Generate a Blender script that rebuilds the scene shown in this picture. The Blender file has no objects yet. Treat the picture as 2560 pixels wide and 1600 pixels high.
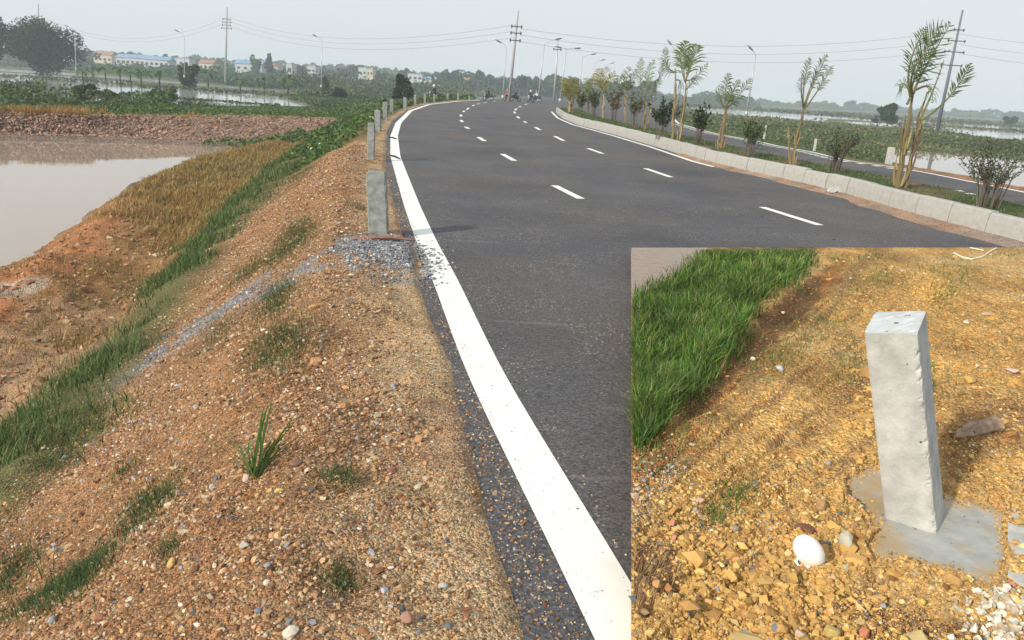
import bpy, bmesh, math, random
import numpy as np
from mathutils import Vector, Matrix

sc = bpy.context.scene
COL = sc.collection
rng = np.random.default_rng(7)
random.seed(7)

# ------------------------------------------------------------------ camera, sky, sun
F = 1900.0; H0 = 2.0; HC = 216.0; ROLL = math.atan(.059)
PITCH = math.atan((800 - HC) * math.cos(ROLL) / F)
FWD = np.array([0, math.cos(PITCH), -math.sin(PITCH)])
_up = np.array([0, math.sin(PITCH), math.cos(PITCH)]); _rt = np.array([1., 0, 0])
RT = math.cos(ROLL) * _rt + math.sin(ROLL) * _up
UP = -math.sin(ROLL) * _rt + math.cos(ROLL) * _up
CAMP = np.array([0, 0, H0])
cd = bpy.data.cameras.new('camera'); cam = bpy.data.objects.new('camera', cd); COL.objects.link(cam)
cd.sensor_width = 36; cd.lens = 36 * F / 2560; cd.clip_start = .05; cd.clip_end = 9000
cam.matrix_world = Matrix(((RT[0], UP[0], -FWD[0], 0), (RT[1], UP[1], -FWD[1], 0), (RT[2], UP[2], -FWD[2], H0), (0, 0, 0, 1)))
sc.camera = cam

SUN_EL, SUN_AZ = math.radians(28), math.radians(46 + 180)      # azimuth from +y clockwise (towards +x)
w = bpy.data.worlds.new('World'); sc.world = w; w.use_nodes = True
nt = w.node_tree; bg = nt.nodes['Background']
sky = nt.nodes.new('ShaderNodeTexSky'); sky.sky_type = 'NISHITA'; sky.sun_disc = False
sky.sun_elevation = SUN_EL; sky.sun_rotation = SUN_AZ; sky.dust_density = 6; sky.air_density = 1.0
hz = nt.nodes.new('ShaderNodeMixRGB'); hz.inputs[0].default_value = .80
hz.inputs[2].default_value = (7.35, 7.65, 7.9, 1)
nt.links.new(sky.outputs[0], hz.inputs[1]); nt.links.new(hz.outputs[0], bg.inputs[0])
bg.inputs[1].default_value = .1
sd = bpy.data.lights.new('sun', 'SUN'); so = bpy.data.objects.new('sun', sd); COL.objects.link(so)
sd.energy = 3.6; sd.angle = math.radians(2.5); sd.color = (1, .93, .80)
sv = Vector((math.sin(SUN_AZ) * math.cos(SUN_EL), math.cos(SUN_AZ) * math.cos(SUN_EL), math.sin(SUN_EL)))
so.rotation_euler = sv.to_track_quat('Z', 'Y').to_euler()
sc.view_settings.view_transform = 'Standard'; sc.view_settings.look = 'None'
sc.view_settings.exposure = 0.3; sc.view_settings.gamma = 1
sc.render.engine = 'CYCLES'
sc.cycles.volume_bounces = 2; sc.cycles.max_bounces = 5; sc.cycles.diffuse_bounces = 2; sc.cycles.glossy_bounces = 2
sc.cycles.transparent_max_bounces = 6

# ------------------------------------------------------------------ helpers
def ray(x, y): return (np.asarray(x, float)[..., None] - 1280) * RT + (800 - np.asarray(y, float)[..., None]) * UP + F * FWD
def at(x, y, z=0.0):
    d = ray(x, y); t = (z - H0) / d[..., 2]; return CAMP + t[..., None] * d
def atY(x, y, Y):
    d = ray(x, y); return CAMP + (Y / d[..., 1])[..., None] * d if np.ndim(d) > 1 else CAMP + d * (Y / d[1])
def proj(P):
    d = np.asarray(P) - CAMP; k = np.maximum(d @ FWD, 1e-3); return 1280 + F * (d @ RT) / k, 800 - F * (d @ UP) / k, k
def pxper(Y): return F / max(Y, .1)

def _h(ix, iy, s):
    n = (ix.astype(np.int64) * 374761393 + iy.astype(np.int64) * 668265263 + s * 1442695041) & 0xffffffff
    n = ((n ^ (n >> 13)) * 1274126177) & 0xffffffff
    return ((n ^ (n >> 16)) & 0xffff) / 65535.0
def vnoise(x, y, s=0):
    x = np.asarray(x, float); y = np.asarray(y, float)
    ix = np.floor(x); iy = np.floor(y); fx = x - ix; fy = y - iy
    fx = fx * fx * (3 - 2 * fx); fy = fy * fy * (3 - 2 * fy)
    a = _h(ix, iy, s); b = _h(ix + 1, iy, s); c = _h(ix, iy + 1, s); d = _h(ix + 1, iy + 1, s)
    return (a + (b - a) * fx) * (1 - fy) + (c + (d - c) * fx) * fy
def fbm(x, y, o=4, s=0):
    r = 0; a = .5; f = 1.
    for i in range(o): r = r + a * (vnoise(np.asarray(x) * f, np.asarray(y) * f, s + i * 17) - .5) * 2; a *= .5; f *= 2.03
    return r
def sst(a, b, x): t = np.clip((x - a) / (b - a), 0, 1); return t * t * (3 - 2 * t)

def tag(o, label=None, cat=None, group=None, kind=None):
    if label: o['label'] = label
    if cat: o['category'] = cat
    if group: o['group'] = group
    if kind: o['kind'] = kind
    return o
def empty(name, loc=(0, 0, 0), rz=0):
    o = bpy.data.objects.new(name, None); COL.objects.link(o); o.location = Vector(loc); o.rotation_euler = (0, 0, rz); return o
def mesh_np(name, V, Fc, mat, parent=None, col=None, smooth=False, loc=None):
    """V (n,3); Fc list of arrays (m,k) with equal k each"""
    if isinstance(Fc, np.ndarray): Fc = [Fc]
    V = np.asarray(V, np.float32)
    if loc is not None: V = V - np.asarray(loc, np.float32)
    me = bpy.data.meshes.new(name)
    me.vertices.add(len(V)); me.vertices.foreach_set('co', V.ravel())
    li = np.concatenate([f.ravel() for f in Fc]).astype(np.int32)
    cnt = np.concatenate([np.full(len(f), f.shape[1], np.int32) for f in Fc])
    st = np.concatenate([[0], np.cumsum(cnt)[:-1]]).astype(np.int32)
    me.loops.add(len(li)); me.loops.foreach_set('vertex_index', li)
    me.polygons.add(len(cnt)); me.polygons.foreach_set('loop_start', st); me.polygons.foreach_set('loop_total', cnt)
    me.polygons.foreach_set('use_smooth', np.full(len(cnt), bool(smooth)))
    if col is not None:
        a = me.color_attributes.new('Col', 'FLOAT_COLOR', 'POINT')
        c4 = np.ones((len(V), 4), np.float32); c4[:, :3] = col; a.data.foreach_set('color', c4.ravel())
    me.update(calc_edges=True); me.validate()
    if mat: me.materials.append(mat)
    o = bpy.data.objects.new(name, me); COL.objects.link(o)
    if parent: o.parent = parent
    if loc is not None: o.location = Vector([float(v) for v in loc])
    return o

class MB:
    """collects simple solids, builds one mesh"""
    def __init__(s): s.v = []; s.q = []; s.t = []; s.c = []; s.n = 0
    def add(s, V, Q=None, T=None, c=None):
        V = np.asarray(V, float)
        if Q is not None and len(Q): s.q.append(np.asarray(Q) + s.n)
        if T is not None and len(T): s.t.append(np.asarray(T) + s.n)
        s.v.append(V); s.c.append(np.tile(np.asarray(c if c is not None else (1, 1, 1), float), (len(V), 1)) if np.ndim(c) < 2 else np.asarray(c)); s.n += len(V)
    def box(s, c, size, rz=0, jitter=0):
        x, y, z = [k / 2 for k in size]
        V = np.array([[a * x, b * y, d * z] for d in (-1, 1) for a, b in ((-1, -1), (1, -1), (1, 1), (-1, 1))])
        if jitter: V = V + rng.normal(size=V.shape) * jitter
        cs, sn = math.cos(rz), math.sin(rz); V = V @ np.array([[cs, sn, 0], [-sn, cs, 0], [0, 0, 1]])
        s.add(V + np.asarray(c), [[0, 3, 2, 1], [4, 5, 6, 7], [0, 1, 5, 4], [1, 2, 6, 5], [2, 3, 7, 6], [3, 0, 4, 7]]); return s
    def tube(s, P, r, n=8, c=None, caps=True):
        P = np.asarray(P, float); r = np.broadcast_to(np.asarray(r, float), (len(P),))
        T = np.gradient(P, axis=0); T /= np.linalg.norm(T, axis=1)[:, None] + 1e-9
        ref = np.array([0, 0, 1.]) if abs(T[0, 2]) < .9 else np.array([1., 0, 0])
        A = np.cross(T, ref); A /= np.linalg.norm(A, axis=1)[:, None] + 1e-9; B = np.cross(T, A)
        th = np.arange(n) * 2 * math.pi / n
        V = (P[:, None] + r[:, None, None] * (np.cos(th)[None, :, None] * A[:, None] + np.sin(th)[None, :, None] * B[:, None])).reshape(-1, 3)
        Q = [[i * n + j, i * n + (j + 1) % n, (i + 1) * n + (j + 1) % n, (i + 1) * n + j] for i in range(len(P) - 1) for j in range(n)]
        Tt = []
        if caps:
            m = len(V); V = np.vstack([V, P[0], P[-1]])
            Tt = [[m, (j + 1) % n, j] for j in range(n)] + [[m + 1, (len(P) - 1) * n + j, (len(P) - 1) * n + (j + 1) % n] for j in range(n)]
        s.add(V, Q, Tt, c); return s
    def build(s, name, mat, parent=None, smooth=False, loc=None, col=False):
        fc = []
        if s.q: fc.append(np.vstack(s.q))
        if s.t: fc.append(np.vstack(s.t))
        return mesh_np(name, np.vstack(s.v), fc, mat, parent, np.vstack(s.c) if col else None, smooth, loc)

def lin(r, g, b):
    f = lambda c: c / 12.92 if c <= .04045 else ((c + .055) / 1.055) ** 2.4
    return np.array([f(r / 255), f(g / 255), f(b / 255)])

# ------------------------------------------------------------------ materials
def newmat(name):
    m = bpy.data.materials.new(name); m.use_nodes = True; n = m.node_tree; return m, n, n.nodes['Principled BSDF']
def N(n, t, **k):
    x = n.nodes.new(t)
    for a, b in k.items(): setattr(x, a, b)
    return x
def plain(name, col, rough=.7, nscale=None, nvar=.25, bump=0, metal=0, spec=.5, bscale=None):
    m, n, b = newmat(name); b.inputs['Roughness'].default_value = rough; b.inputs['Metallic'].default_value = metal
    b.inputs['Specular IOR Level'].default_value = spec
    b.inputs['Base Color'].default_value = (*col, 1)
    if nscale:
        tc = N(n, 'ShaderNodeTexCoord'); no = N(n, 'ShaderNodeTexNoise'); no.inputs['Scale'].default_value = nscale; no.inputs['Detail'].default_value = 6
        n.links.new(tc.outputs['Object'], no.inputs['Vector'])
        mr = N(n, 'ShaderNodeMapRange'); mr.inputs[1].default_value = .3; mr.inputs[2].default_value = .7; mr.inputs[3].default_value = 1 - nvar; mr.inputs[4].default_value = 1 + nvar
        n.links.new(no.outputs[0], mr.inputs[0])
        mu = N(n, 'ShaderNodeMixRGB', blend_type='MULTIPLY'); mu.inputs[0].default_value = 1; mu.inputs[1].default_value = (*col, 1)
        n.links.new(mr.outputs[0], mu.inputs[2]); n.links.new(mu.outputs[0], b.inputs['Base Color'])
        if bump:
            n2 = N(n, 'ShaderNodeTexNoise'); n2.inputs['Scale'].default_value = bscale or nscale * 4; n2.inputs['Detail'].default_value = 4
            n.links.new(tc.outputs['Object'], n2.inputs['Vector'])
            bp = N(n, 'ShaderNodeBump'); bp.inputs['Strength'].default_value = bump; bp.inputs['Distance'].default_value = .01
            n.links.new(n2.outputs[0], bp.inputs['Height']); n.links.new(bp.outputs[0], b.inputs['Normal'])
    return m
def attr_mat(name, rough=.8, transl=0, spec=.3):
    m, n, b = newmat(name); a = N(n, 'ShaderNodeAttribute', attribute_name='Col'); n.links.new(a.outputs['Color'], b.inputs['Base Color'])
    b.inputs['Roughness'].default_value = rough; b.inputs['Specular IOR Level'].default_value = spec
    if transl:
        t = N(n, 'ShaderNodeBsdfTranslucent'); n.links.new(a.outputs['Color'], t.inputs[0]); mx = N(n, 'ShaderNodeMixShader'); mx.inputs[0].default_value = transl
        o = n.nodes['Material Output']; n.links.new(b.outputs[0], mx.inputs[1]); n.links.new(t.outputs[0], mx.inputs[2]); n.links.new(mx.outputs[0], o.inputs[0])
    return m
def soil_mat(name, cell=45., vary=.55, bump=.7, dist=.02, cell2=None):
    """base colour from the Col attribute, broken up by pebble-like cells and noise"""
    m, n, b = newmat(name); L = n.links.new
    a = N(n, 'ShaderNodeAttribute', attribute_name='Col'); tc = N(n, 'ShaderNodeTexCoord')
    v1 = N(n, 'ShaderNodeTexVoronoi'); v1.inputs['Scale'].default_value = cell; v1.inputs['Randomness'].default_value = 1
    no0 = N(n, 'ShaderNodeTexNoise'); no0.inputs['Scale'].default_value = cell * .6; no0.inputs['Detail'].default_value = 2
    ad = N(n, 'ShaderNodeVectorMath', operation='MULTIPLY_ADD'); ad.inputs[1].default_value = (.6 / cell,) * 3
    L(tc.outputs['Object'], no0.inputs['Vector']); L(no0.outputs['Color'], ad.inputs[0]); L(tc.outputs['Object'], ad.inputs[2])
    L(ad.outputs[0], v1.inputs['Vector'])
    v2 = N(n, 'ShaderNodeTexVoronoi'); v2.inputs['Scale'].default_value = cell2 or cell * .31; L(ad.outputs[0], v2.inputs['Vector'])
    sep = N(n, 'ShaderNodeSeparateColor'); L(v1.outputs['Color'], sep.inputs[0])
    mr = N(n, 'ShaderNodeMapRange'); mr.inputs[3].default_value = 1 - vary; mr.inputs[4].default_value = 1 + vary; L(sep.outputs[0], mr.inputs[0])
    mu = N(n, 'ShaderNodeMixRGB', blend_type='MULTIPLY'); mu.inputs[0].default_value = 1; L(a.outputs['Color'], mu.inputs[1]); L(mr.outputs[0], mu.inputs[2])
    sep2 = N(n, 'ShaderNodeSeparateColor'); L(v2.outputs['Color'], sep2.inputs[0])
    rp = N(n, 'ShaderNodeValToRGB'); cr = rp.color_ramp; cr.interpolation = 'CONSTANT'
    cr.elements[0].position = 0; cr.elements[0].color = (1, 1, 1, 1)
    for p, c in ((.45, (1.15, .93, .75, 1)), (.62, (.8, .86, .95, 1)), (.78, (1.25, 1.15, 1.0, 1)), (.9, (.75, .62, .55, 1))):
        e = cr.elements.new(p); e.color = c
    cr.elements[-1].position = .95
    L(sep2.outputs[1], rp.inputs[0])
    m2 = N(n, 'ShaderNodeMixRGB', blend_type='MULTIPLY'); m2.inputs[0].default_value = .8; L(mu.outputs[0], m2.inputs[1]); L(rp.outputs[0], m2.inputs[2])
    n3 = N(n, 'ShaderNodeTexNoise'); n3.inputs['Scale'].default_value = 1.7; n3.inputs['Detail'].default_value = 7; L(tc.outputs['Object'], n3.inputs['Vector'])
    r3 = N(n, 'ShaderNodeMapRange'); r3.inputs[1].default_value = .3; r3.inputs[2].default_value = .7; r3.inputs[3].default_value = .75; r3.inputs[4].default_value = 1.25; L(n3.outputs[0], r3.inputs[0])
    m3 = N(n, 'ShaderNodeMixRGB', blend_type='MULTIPLY'); m3.inputs[0].default_value = 1; L(m2.outputs[0], m3.inputs[1]); L(r3.outputs[0], m3.inputs[2])
    L(m3.outputs[0], b.inputs['Base Color']); b.inputs['Roughness'].default_value = .95; b.inputs['Specular IOR Level'].default_value = .15
    hs = N(n, 'ShaderNodeMath', operation='ADD'); L(v1.outputs['Distance'], hs.inputs[0]); L(v2.outputs['Distance'], hs.inputs[1])
    bp = N(n, 'ShaderNodeBump', invert=True); bp.inputs['Strength'].default_value = bump; bp.inputs['Distance'].default_value = dist
    L(hs.outputs[0], bp.inputs['Height']); L(bp.outputs[0], b.inputs['Normal'])
    return m
def water_mat(name, col, rough=.04, wave=.02, spec=.5, wscale=1.2):
    m, n, b = newmat(name); L = n.links.new; tc = N(n, 'ShaderNodeTexCoord')
    b.inputs['Base Color'].default_value = (*col, 1); b.inputs['Roughness'].default_value = rough; b.inputs['IOR'].default_value = 1.33
    b.inputs['Specular IOR Level'].default_value = spec
    no = N(n, 'ShaderNodeTexNoise'); no.inputs['Scale'].default_value = wscale; no.inputs['Detail'].default_value = 5; L(tc.outputs['Object'], no.inputs['Vector'])
    bp = N(n, 'ShaderNodeBump'); bp.inputs['Strength'].default_value = wave; bp.inputs['Distance'].default_value = .1; L(no.outputs[0], bp.inputs['Height']); L(bp.outputs[0], b.inputs['Normal'])
    return m
def asphalt_mat():
    m, n, b = newmat('asphalt'); L = n.links.new; tc = N(n, 'ShaderNodeTexCoord')
    big = N(n, 'ShaderNodeTexNoise'); big.inputs['Scale'].default_value = .35; big.inputs['Detail'].default_value = 6; L(tc.outputs['Object'], big.inputs['Vector'])
    cr = N(n, 'ShaderNodeValToRGB'); cr.color_ramp.elements[0].position = .3; cr.color_ramp.elements[0].color = (.056, .056, .062, 1)
    cr.color_ramp.elements[1].position = .72; cr.color_ramp.elements[1].color = (.094, .094, .102, 1); L(big.outputs[0], cr.inputs[0])
    b2 = N(n, 'ShaderNodeTexNoise'); b2.inputs['Scale'].default_value = .22; b2.inputs['Detail'].default_value = 5; L(tc.outputs['Object'], b2.inputs['Vector'])
    f2 = N(n, 'ShaderNodeMapRange'); f2.inputs[1].default_value = .45; f2.inputs[2].default_value = .66; f2.inputs[4].default_value = .6; L(b2.outputs[0], f2.inputs[0])
    dm = N(n, 'ShaderNodeMixRGB'); dm.inputs[2].default_value = (.105, .092, .082, 1); L(f2.outputs[0], dm.inputs[0]); L(cr.outputs[0], dm.inputs[1]); cr = dm
    sp = N(n, 'ShaderNodeTexVoronoi'); sp.inputs['Scale'].default_value = 75; L(tc.outputs['Object'], sp.inputs['Vector'])
    s = N(n, 'ShaderNodeSeparateColor'); L(sp.outputs['Color'], s.inputs[0])
    mr = N(n, 'ShaderNodeMapRange'); mr.inputs[3].default_value = .55; mr.inputs[4].default_value = 1.45; L(s.outputs[0], mr.inputs[0])
    mu = N(n, 'ShaderNodeMixRGB', blend_type='MULTIPLY'); mu.inputs[0].default_value = 1; L(cr.outputs[0], mu.inputs[1]); L(mr.outputs[0], mu.inputs[2])
    # pale chips of stone, denser where soil has been tracked on
    gt = N(n, 'ShaderNodeMath', operation='GREATER_THAN'); gt.inputs[1].default_value = .955; L(s.outputs[1], gt.inputs[0])
    nn = N(n, 'ShaderNodeTexNoise'); nn.inputs['Scale'].default_value = .9; nn.inputs['Detail'].default_value = 4; L(tc.outputs['Object'], nn.inputs['Vector'])
    g2 = N(n, 'ShaderNodeMapRange'); g2.inputs[1].default_value = .42; g2.inputs[2].default_value = .62; L(nn.outputs[0], g2.inputs[0])
    mm = N(n, 'ShaderNodeMath', operation='MULTIPLY'); L(gt.outputs[0], mm.inputs[0]); L(g2.outputs[0], mm.inputs[1])
    mx = N(n, 'ShaderNodeMixRGB'); mx.inputs[2].default_value = (.33, .29, .25, 1); L(mm.outputs[0], mx.inputs[0]); L(mu.outputs[0], mx.inputs[1])
    # streaky scuffs across the lane
    mp = N(n, 'ShaderNodeMapping'); mp.inputs['Rotation'].default_value = (0, 0, .35); mp.inputs['Scale'].default_value = (.5, 5.5, 1); L(tc.outputs['Object'], mp.inputs[0])
    st = N(n, 'ShaderNodeTexNoise'); st.inputs['Scale'].default_value = 1.6; st.inputs['Detail'].default_value = 5; L(mp.outputs[0], st.inputs['Vector'])
    s3 = N(n, 'ShaderNodeMapRange'); s3.inputs[1].default_value = .60; s3.inputs[2].default_value = .76; s3.inputs[4].default_value = .35; L(st.outputs[0], s3.inputs[0])
    m4 = N(n, 'ShaderNodeMixRGB'); m4.inputs[2].default_value = (.24, .22, .21, 1); L(s3.outputs[0], m4.inputs[0]); L(mx.outputs[0], m4.inputs[1])
    L(m4.outputs[0], b.inputs['Base Color']); b.inputs['Roughness'].default_value = .82; b.inputs['Specular IOR Level'].default_value = .3
    bp = N(n, 'ShaderNodeBump'); bp.inputs['Strength'].default_value = .5; bp.inputs['Distance'].default_value = .004; L(sp.outputs['Distance'], bp.inputs['Height']); L(bp.outputs[0], b.inputs['Normal'])
    return m
def paint_mat():
    m, n, b = newmat('road_paint'); L = n.links.new; tc = N(n, 'ShaderNodeTexCoord')
    v = N(n, 'ShaderNodeTexVoronoi'); v.inputs['Scale'].default_value = 26; L(tc.outputs['Object'], v.inputs['Vector'])
    no = N(n, 'ShaderNodeTexNoise'); no.inputs['Scale'].default_value = 2.2; no.inputs['Detail'].default_value = 8; L(tc.outputs['Object'], no.inputs['Vector'])
    cr = N(n, 'ShaderNodeValToRGB'); cr.color_ramp.elements[0].position = .35; cr.color_ramp.elements[0].color = (.70, .72, .68, 1); cr.color_ramp.elements[1].position = .6; cr.color_ramp.elements[1].color = (.80, .82, .78, 1); L(no.outputs[0], cr.inputs[0])
    s = N(n, 'ShaderNodeSeparateColor'); L(v.outputs['Color'], s.inputs[0])
    g = N(n, 'ShaderNodeMath', operation='GREATER_THAN'); g.inputs[1].default_value = .975; L(s.outputs[0], g.inputs[0])
    lt = N(n, 'ShaderNodeMath', operation='LESS_THAN'); lt.inputs[1].default_value = .2; L(v.outputs['Distance'], lt.inputs[0])
    mu = N(n, 'ShaderNodeMath', operation='MULTIPLY'); L(g.outputs[0], mu.inputs[0]); L(lt.outputs[0], mu.inputs[1])
    mx = N(n, 'ShaderNodeMixRGB'); mx.inputs[2].default_value = (.12, .11, .11, 1); L(mu.outputs[0], mx.inputs[0]); L(cr.outputs[0], mx.inputs[1])
    L(mx.outputs[0], b.inputs['Base Color']); b.inputs['Roughness'].default_value = .6
    return m
def concrete_mat(name, col, var=.24, dirt=0):
    m, n, b = newmat(name); L = n.links.new; tc = N(n, 'ShaderNodeTexCoord')
    no = N(n, 'ShaderNodeTexNoise'); no.inputs['Scale'].default_value = 9; no.inputs['Detail'].default_value = 8; no.inputs['Roughness'].default_value = .65; L(tc.outputs['Object'], no.inputs['Vector'])
    cr = N(n, 'ShaderNodeValToRGB'); cr.color_ramp.elements[0].position = .32; cr.color_ramp.elements[0].color = (*(np.array(col) * (1 - var * 1.15)), 1); cr.color_ramp.elements[1].position = .66; cr.color_ramp.elements[1].color = (*(np.array(col) * (1 + var * .6)), 1); L(no.outputs[0], cr.inputs[0])
    v = N(n, 'ShaderNodeTexVoronoi'); v.inputs['Scale'].default_value = 46; L(tc.outputs['Object'], v.inputs['Vector'])
    s = N(n, 'ShaderNodeSeparateColor'); L(v.outputs['Color'], s.inputs[0])
    g = N(n, 'ShaderNodeMath', operation='GREATER_THAN'); g.inputs[1].default_value = .975; L(s.outputs[0], g.inputs[0])
    lt = N(n, 'ShaderNodeMath', operation='LESS_THAN'); lt.inputs[1].default_value = .25; L(v.outputs['Distance'], lt.inputs[0])
    mu = N(n, 'ShaderNodeMath', operation='MULTIPLY'); L(g.outputs[0], mu.inputs[0]); L(lt.outputs[0], mu.inputs[1])
    mx = N(n, 'ShaderNodeMixRGB'); mx.inputs[2].default_value = (.08, .075, .07, 1); L(mu.outputs[0], mx.inputs[0]); L(cr.outputs[0], mx.inputs[1])
    if dirt:
        nd = N(n, 'ShaderNodeTexNoise'); nd.inputs['Scale'].default_value = 3.5; nd.inputs['Detail'].default_value = 9; L(tc.outputs['Object'], nd.inputs['Vector'])
        md = N(n, 'ShaderNodeMapRange'); md.inputs[1].default_value = .48; md.inputs[2].default_value = .64; md.inputs[4].default_value = dirt; L(nd.outputs[0], md.inputs[0])
        mz = N(n, 'ShaderNodeMixRGB'); mz.inputs[2].default_value = (.40, .27, .12, 1); L(md.outputs[0], mz.inputs[0]); L(mx.outputs[0], mz.inputs[1]); mx = mz
    L(mx.outputs[0], b.inputs['Base Color']); b.inputs['Roughness'].default_value = .88; b.inputs['Specular IOR Level'].default_value = .25
    n2 = N(n, 'ShaderNodeTexNoise'); n2.inputs['Scale'].default_value = 70; n2.inputs['Detail'].default_value = 5; L(tc.outputs['Object'], n2.inputs['Vector'])
    bp = N(n, 'ShaderNodeBump'); bp.inputs['Strength'].default_value = .35; bp.inputs['Distance'].default_value = .006; L(n2.outputs[0], bp.inputs['Height']); L(bp.outputs[0], b.inputs['Normal'])
    return m

M = {
    'asphalt': asphalt_mat(), 'paint': paint_mat(),
    'gravel_soil': soil_mat('gravel_soil', 105, .6, .8, .012, 34), 'clod_soil': soil_mat('clod_soil', 13, .45, 1.0, .08, 5), 'far_soil': soil_mat('far_soil', .8, .3, .2, .1, .21),
    'yellow_soil': soil_mat('yellow_soil', 55, .32, .8, .02, 19),
    'leaf': attr_mat('leaf', .6, .3), 'stone': attr_mat('stone', .9, 0, .2), 'bark': attr_mat('bark', .95, 0, .1),
    'concrete': concrete_mat('concrete', (.245, .26, .25), .35), 'concrete_warm': concrete_mat('concrete_warm', (.455, .455, .43)), 'concrete_slab': concrete_mat('concrete_slab', (.36, .37, .35), .2, .85),
    'concrete_pale': concrete_mat('concrete_pale', (.46, .49, .50), .15), 'kerb': concrete_mat('kerb_concrete', (.36, .355, .335), var=.12), 'pole': plain('pole_concrete', (.30, .30, .31), .8, 3, .15),
    'pole_dark': plain('weathered_pole_concrete', (.13, .145, .18), .8, 3, .15), 'steel': plain('galvanised_steel', (.42, .44, .46), .45, 6, .1, metal=.3), 'dark': plain('dark_metal', (.04, .045, .06), .5),
    'lampglass': plain('lamp_housing', (.12, .13, .15), .4), 'insul': plain('insulator', (.06, .05, .07), .3), 'wire': plain('wire', (.16, .17, .18), .6),
    'pond': water_mat('pond_water', (.33, .27, .21), .03, .03, .5, .8), 'farwater': water_mat('far_water', (.42, .43, .42), .08, .03, .9, .25), 'muddy': water_mat('muddy_water', (.27, .2, .15), .25, .25, .4, 9),
    'rubber': plain('rubber', (.02, .02, .02), .8), 'white': plain('white_shell', (.83, .82, .79), .45, 12, .04, .1),
    'blueroof': plain('blue_metal_roof', (.16, .27, .42), .5, .5, .15), 'redroof': plain('red_tile_roof', (.30, .15, .10), .8, 1, .2), 'greyroof': plain('grey_roof', (.22, .24, .27), .7, 1, .15),
    'wall_w': plain('white_render', (.42, .44, .46), .8, .3, .08), 'wall_c': plain('cream_render', (.48, .43, .33), .8, .3, .1), 'wall_g': plain('grey_render', (.42, .44, .46), .8, .3, .1), 'window': plain('window_glass', (.05, .06, .08), .2),
    'wood': plain('weathered_wood', (.26, .19, .13), .9, 14, .4, .6, bscale=40), 'plank': plain('reddish_plank', (.36, .2, .15), .85, 10, .3, .4), 'plastic': plain('plastic_film', (.36, .36, .37), .35, 20, .15),
    'skin': plain('skin', (.45, .27, .19), .6), 'navy': plain('navy_cloth', (.025, .03, .06), .9), 'darkcloth': plain('dark_cloth', (.03, .03, .035), .9), 'redcloth': plain('red_cloth', (.4, .08, .07), .9), 'whitecloth': plain('white_cloth', (.7, .7, .7), .9), 'bluecloth': plain('blue_cloth', (.08, .16, .4), .9),
    'redpaint': plain('red_bodywork', (.3, .03, .03), .3), 'blackpaint': plain('black_bodywork', (.02, .02, .025), .3), 'greypaint': plain('grey_bodywork', (.25, .25, .27), .3),
    'rope': plain('white_twine', (.75, .72, .62), .8), 'bluechip': plain('blue_plastic', (.03, .06, .3), .5), 'moss': plain('mossy', (.2, .2, .12), .9),
}

# ------------------------------------------------------------------ large ground and water
def flat_poly(name, pts, z, mat, kind='structure', sub=0, label=None):
    P = np.array([at(x, y, z) for x, y in pts]); P[:, 2] = z
    bm = bmesh.new(); f = bm.faces.new([bm.verts.new(p) for p in P]); bm.normal_update()
    if f.normal.z < 0: f.normal_flip()
    bmesh.ops.triangulate(bm, faces=bm.faces[:])
    me = bpy.data.meshes.new(name); bm.to_mesh(me); bm.free(); me.materials.append(mat)
    o = bpy.data.objects.new(name, me); COL.objects.link(o); o['kind'] = kind
    return o
def hm_grid(name, X, Y, Z, mat, col, smooth=True):
    n, m = X.shape; V = np.stack([X, Y, Z], -1).reshape(-1, 3)
    i = np.arange(n * m).reshape(n, m)
    Q = np.stack([i[:-1, :-1], i[:-1, 1:], i[1:, 1:], i[1:, :-1]], -1).reshape(-1, 4)
    a = V[Q[:, 1]] - V[Q[:, 0]]; b = V[Q[:, 3]] - V[Q[:, 0]]
    if np.median(np.cross(a, b)[:, 2]) < 0: Q = Q[:, ::-1]
    return mesh_np(name, V, Q.copy(), mat, None, col.reshape(-1, 3), smooth)

ZF, ZW = -2.0, -2.2        # field level, water level
# base sheet to the horizon
gx = np.concatenate([-np.geomspace(2550, 20, 50), np.linspace(-18, 18, 7), np.geomspace(20, 2550, 50)])
gy = np.concatenate([[-150, -60, -30], np.geomspace(1, 2700, 140)])
GX, GY = np.meshgrid(gx, gy); nz = fbm(GX / 90, GY / 45, 4, 3)
g1, g2 = np.array([.055, .085, .035]), np.array([.13, .12, .06])
gc = g1 + (g2 - g1) * sst(-.25, .35, nz)[..., None]
hm_grid('ground', GX, GY, np.full_like(GX, ZW - .03), M['far_soil'], gc)['kind'] = 'structure'

def water(name, pts, z=ZW, mat='farwater'): return flat_poly(name, pts, z, M[mat])
water('pond', [(-700, 356), (0, 352), (300, 358), (640, 366), (700, 372), (560, 470), (300, 640), (60, 760), (-500, 900), (-1200, 900)], mat='pond')
water('pond', [(-200, 184), (0, 181), (160, 190), (330, 207), (470, 222), (640, 236), (820, 252), (810, 262), (700, 270), (560, 276), (420, 276), (250, 262), (100, 248), (-200, 246)])
water('pond', [(-200, 170), (0, 172), (200, 184), (400, 200), (560, 214), (700, 226), (700, 230), (560, 219), (400, 206), (200, 190), (0, 178), (-200, 176)])
water('pond', [(930, 236), (1080, 238), (1240, 243), (1240, 238), (1080, 233), (930, 231)])
water('pond', [(1130, 244), (1240, 239), (1320, 240), (1400, 242), (1560, 249), (1560, 256), (1400, 252), (1240, 250)])
water('pond', [(1700, 268), (1745, 267), (1960, 283), (2190, 298), (2190, 303.5), (1960, 289), (1740, 273.5)])
water('pond', [(1760, 276), (1880, 283), (2000, 291), (2070, 297), (2060, 304), (1960, 297), (1760, 282)])
water('pond', [(2110, 303), (2260, 312), (2330, 315), (2330, 322), (2230, 318), (2130, 309)])
water('pond', [(2230, 298), (2560, 318), (2900, 336), (2900, 346), (2560, 325.5), (2230, 304)])
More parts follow.
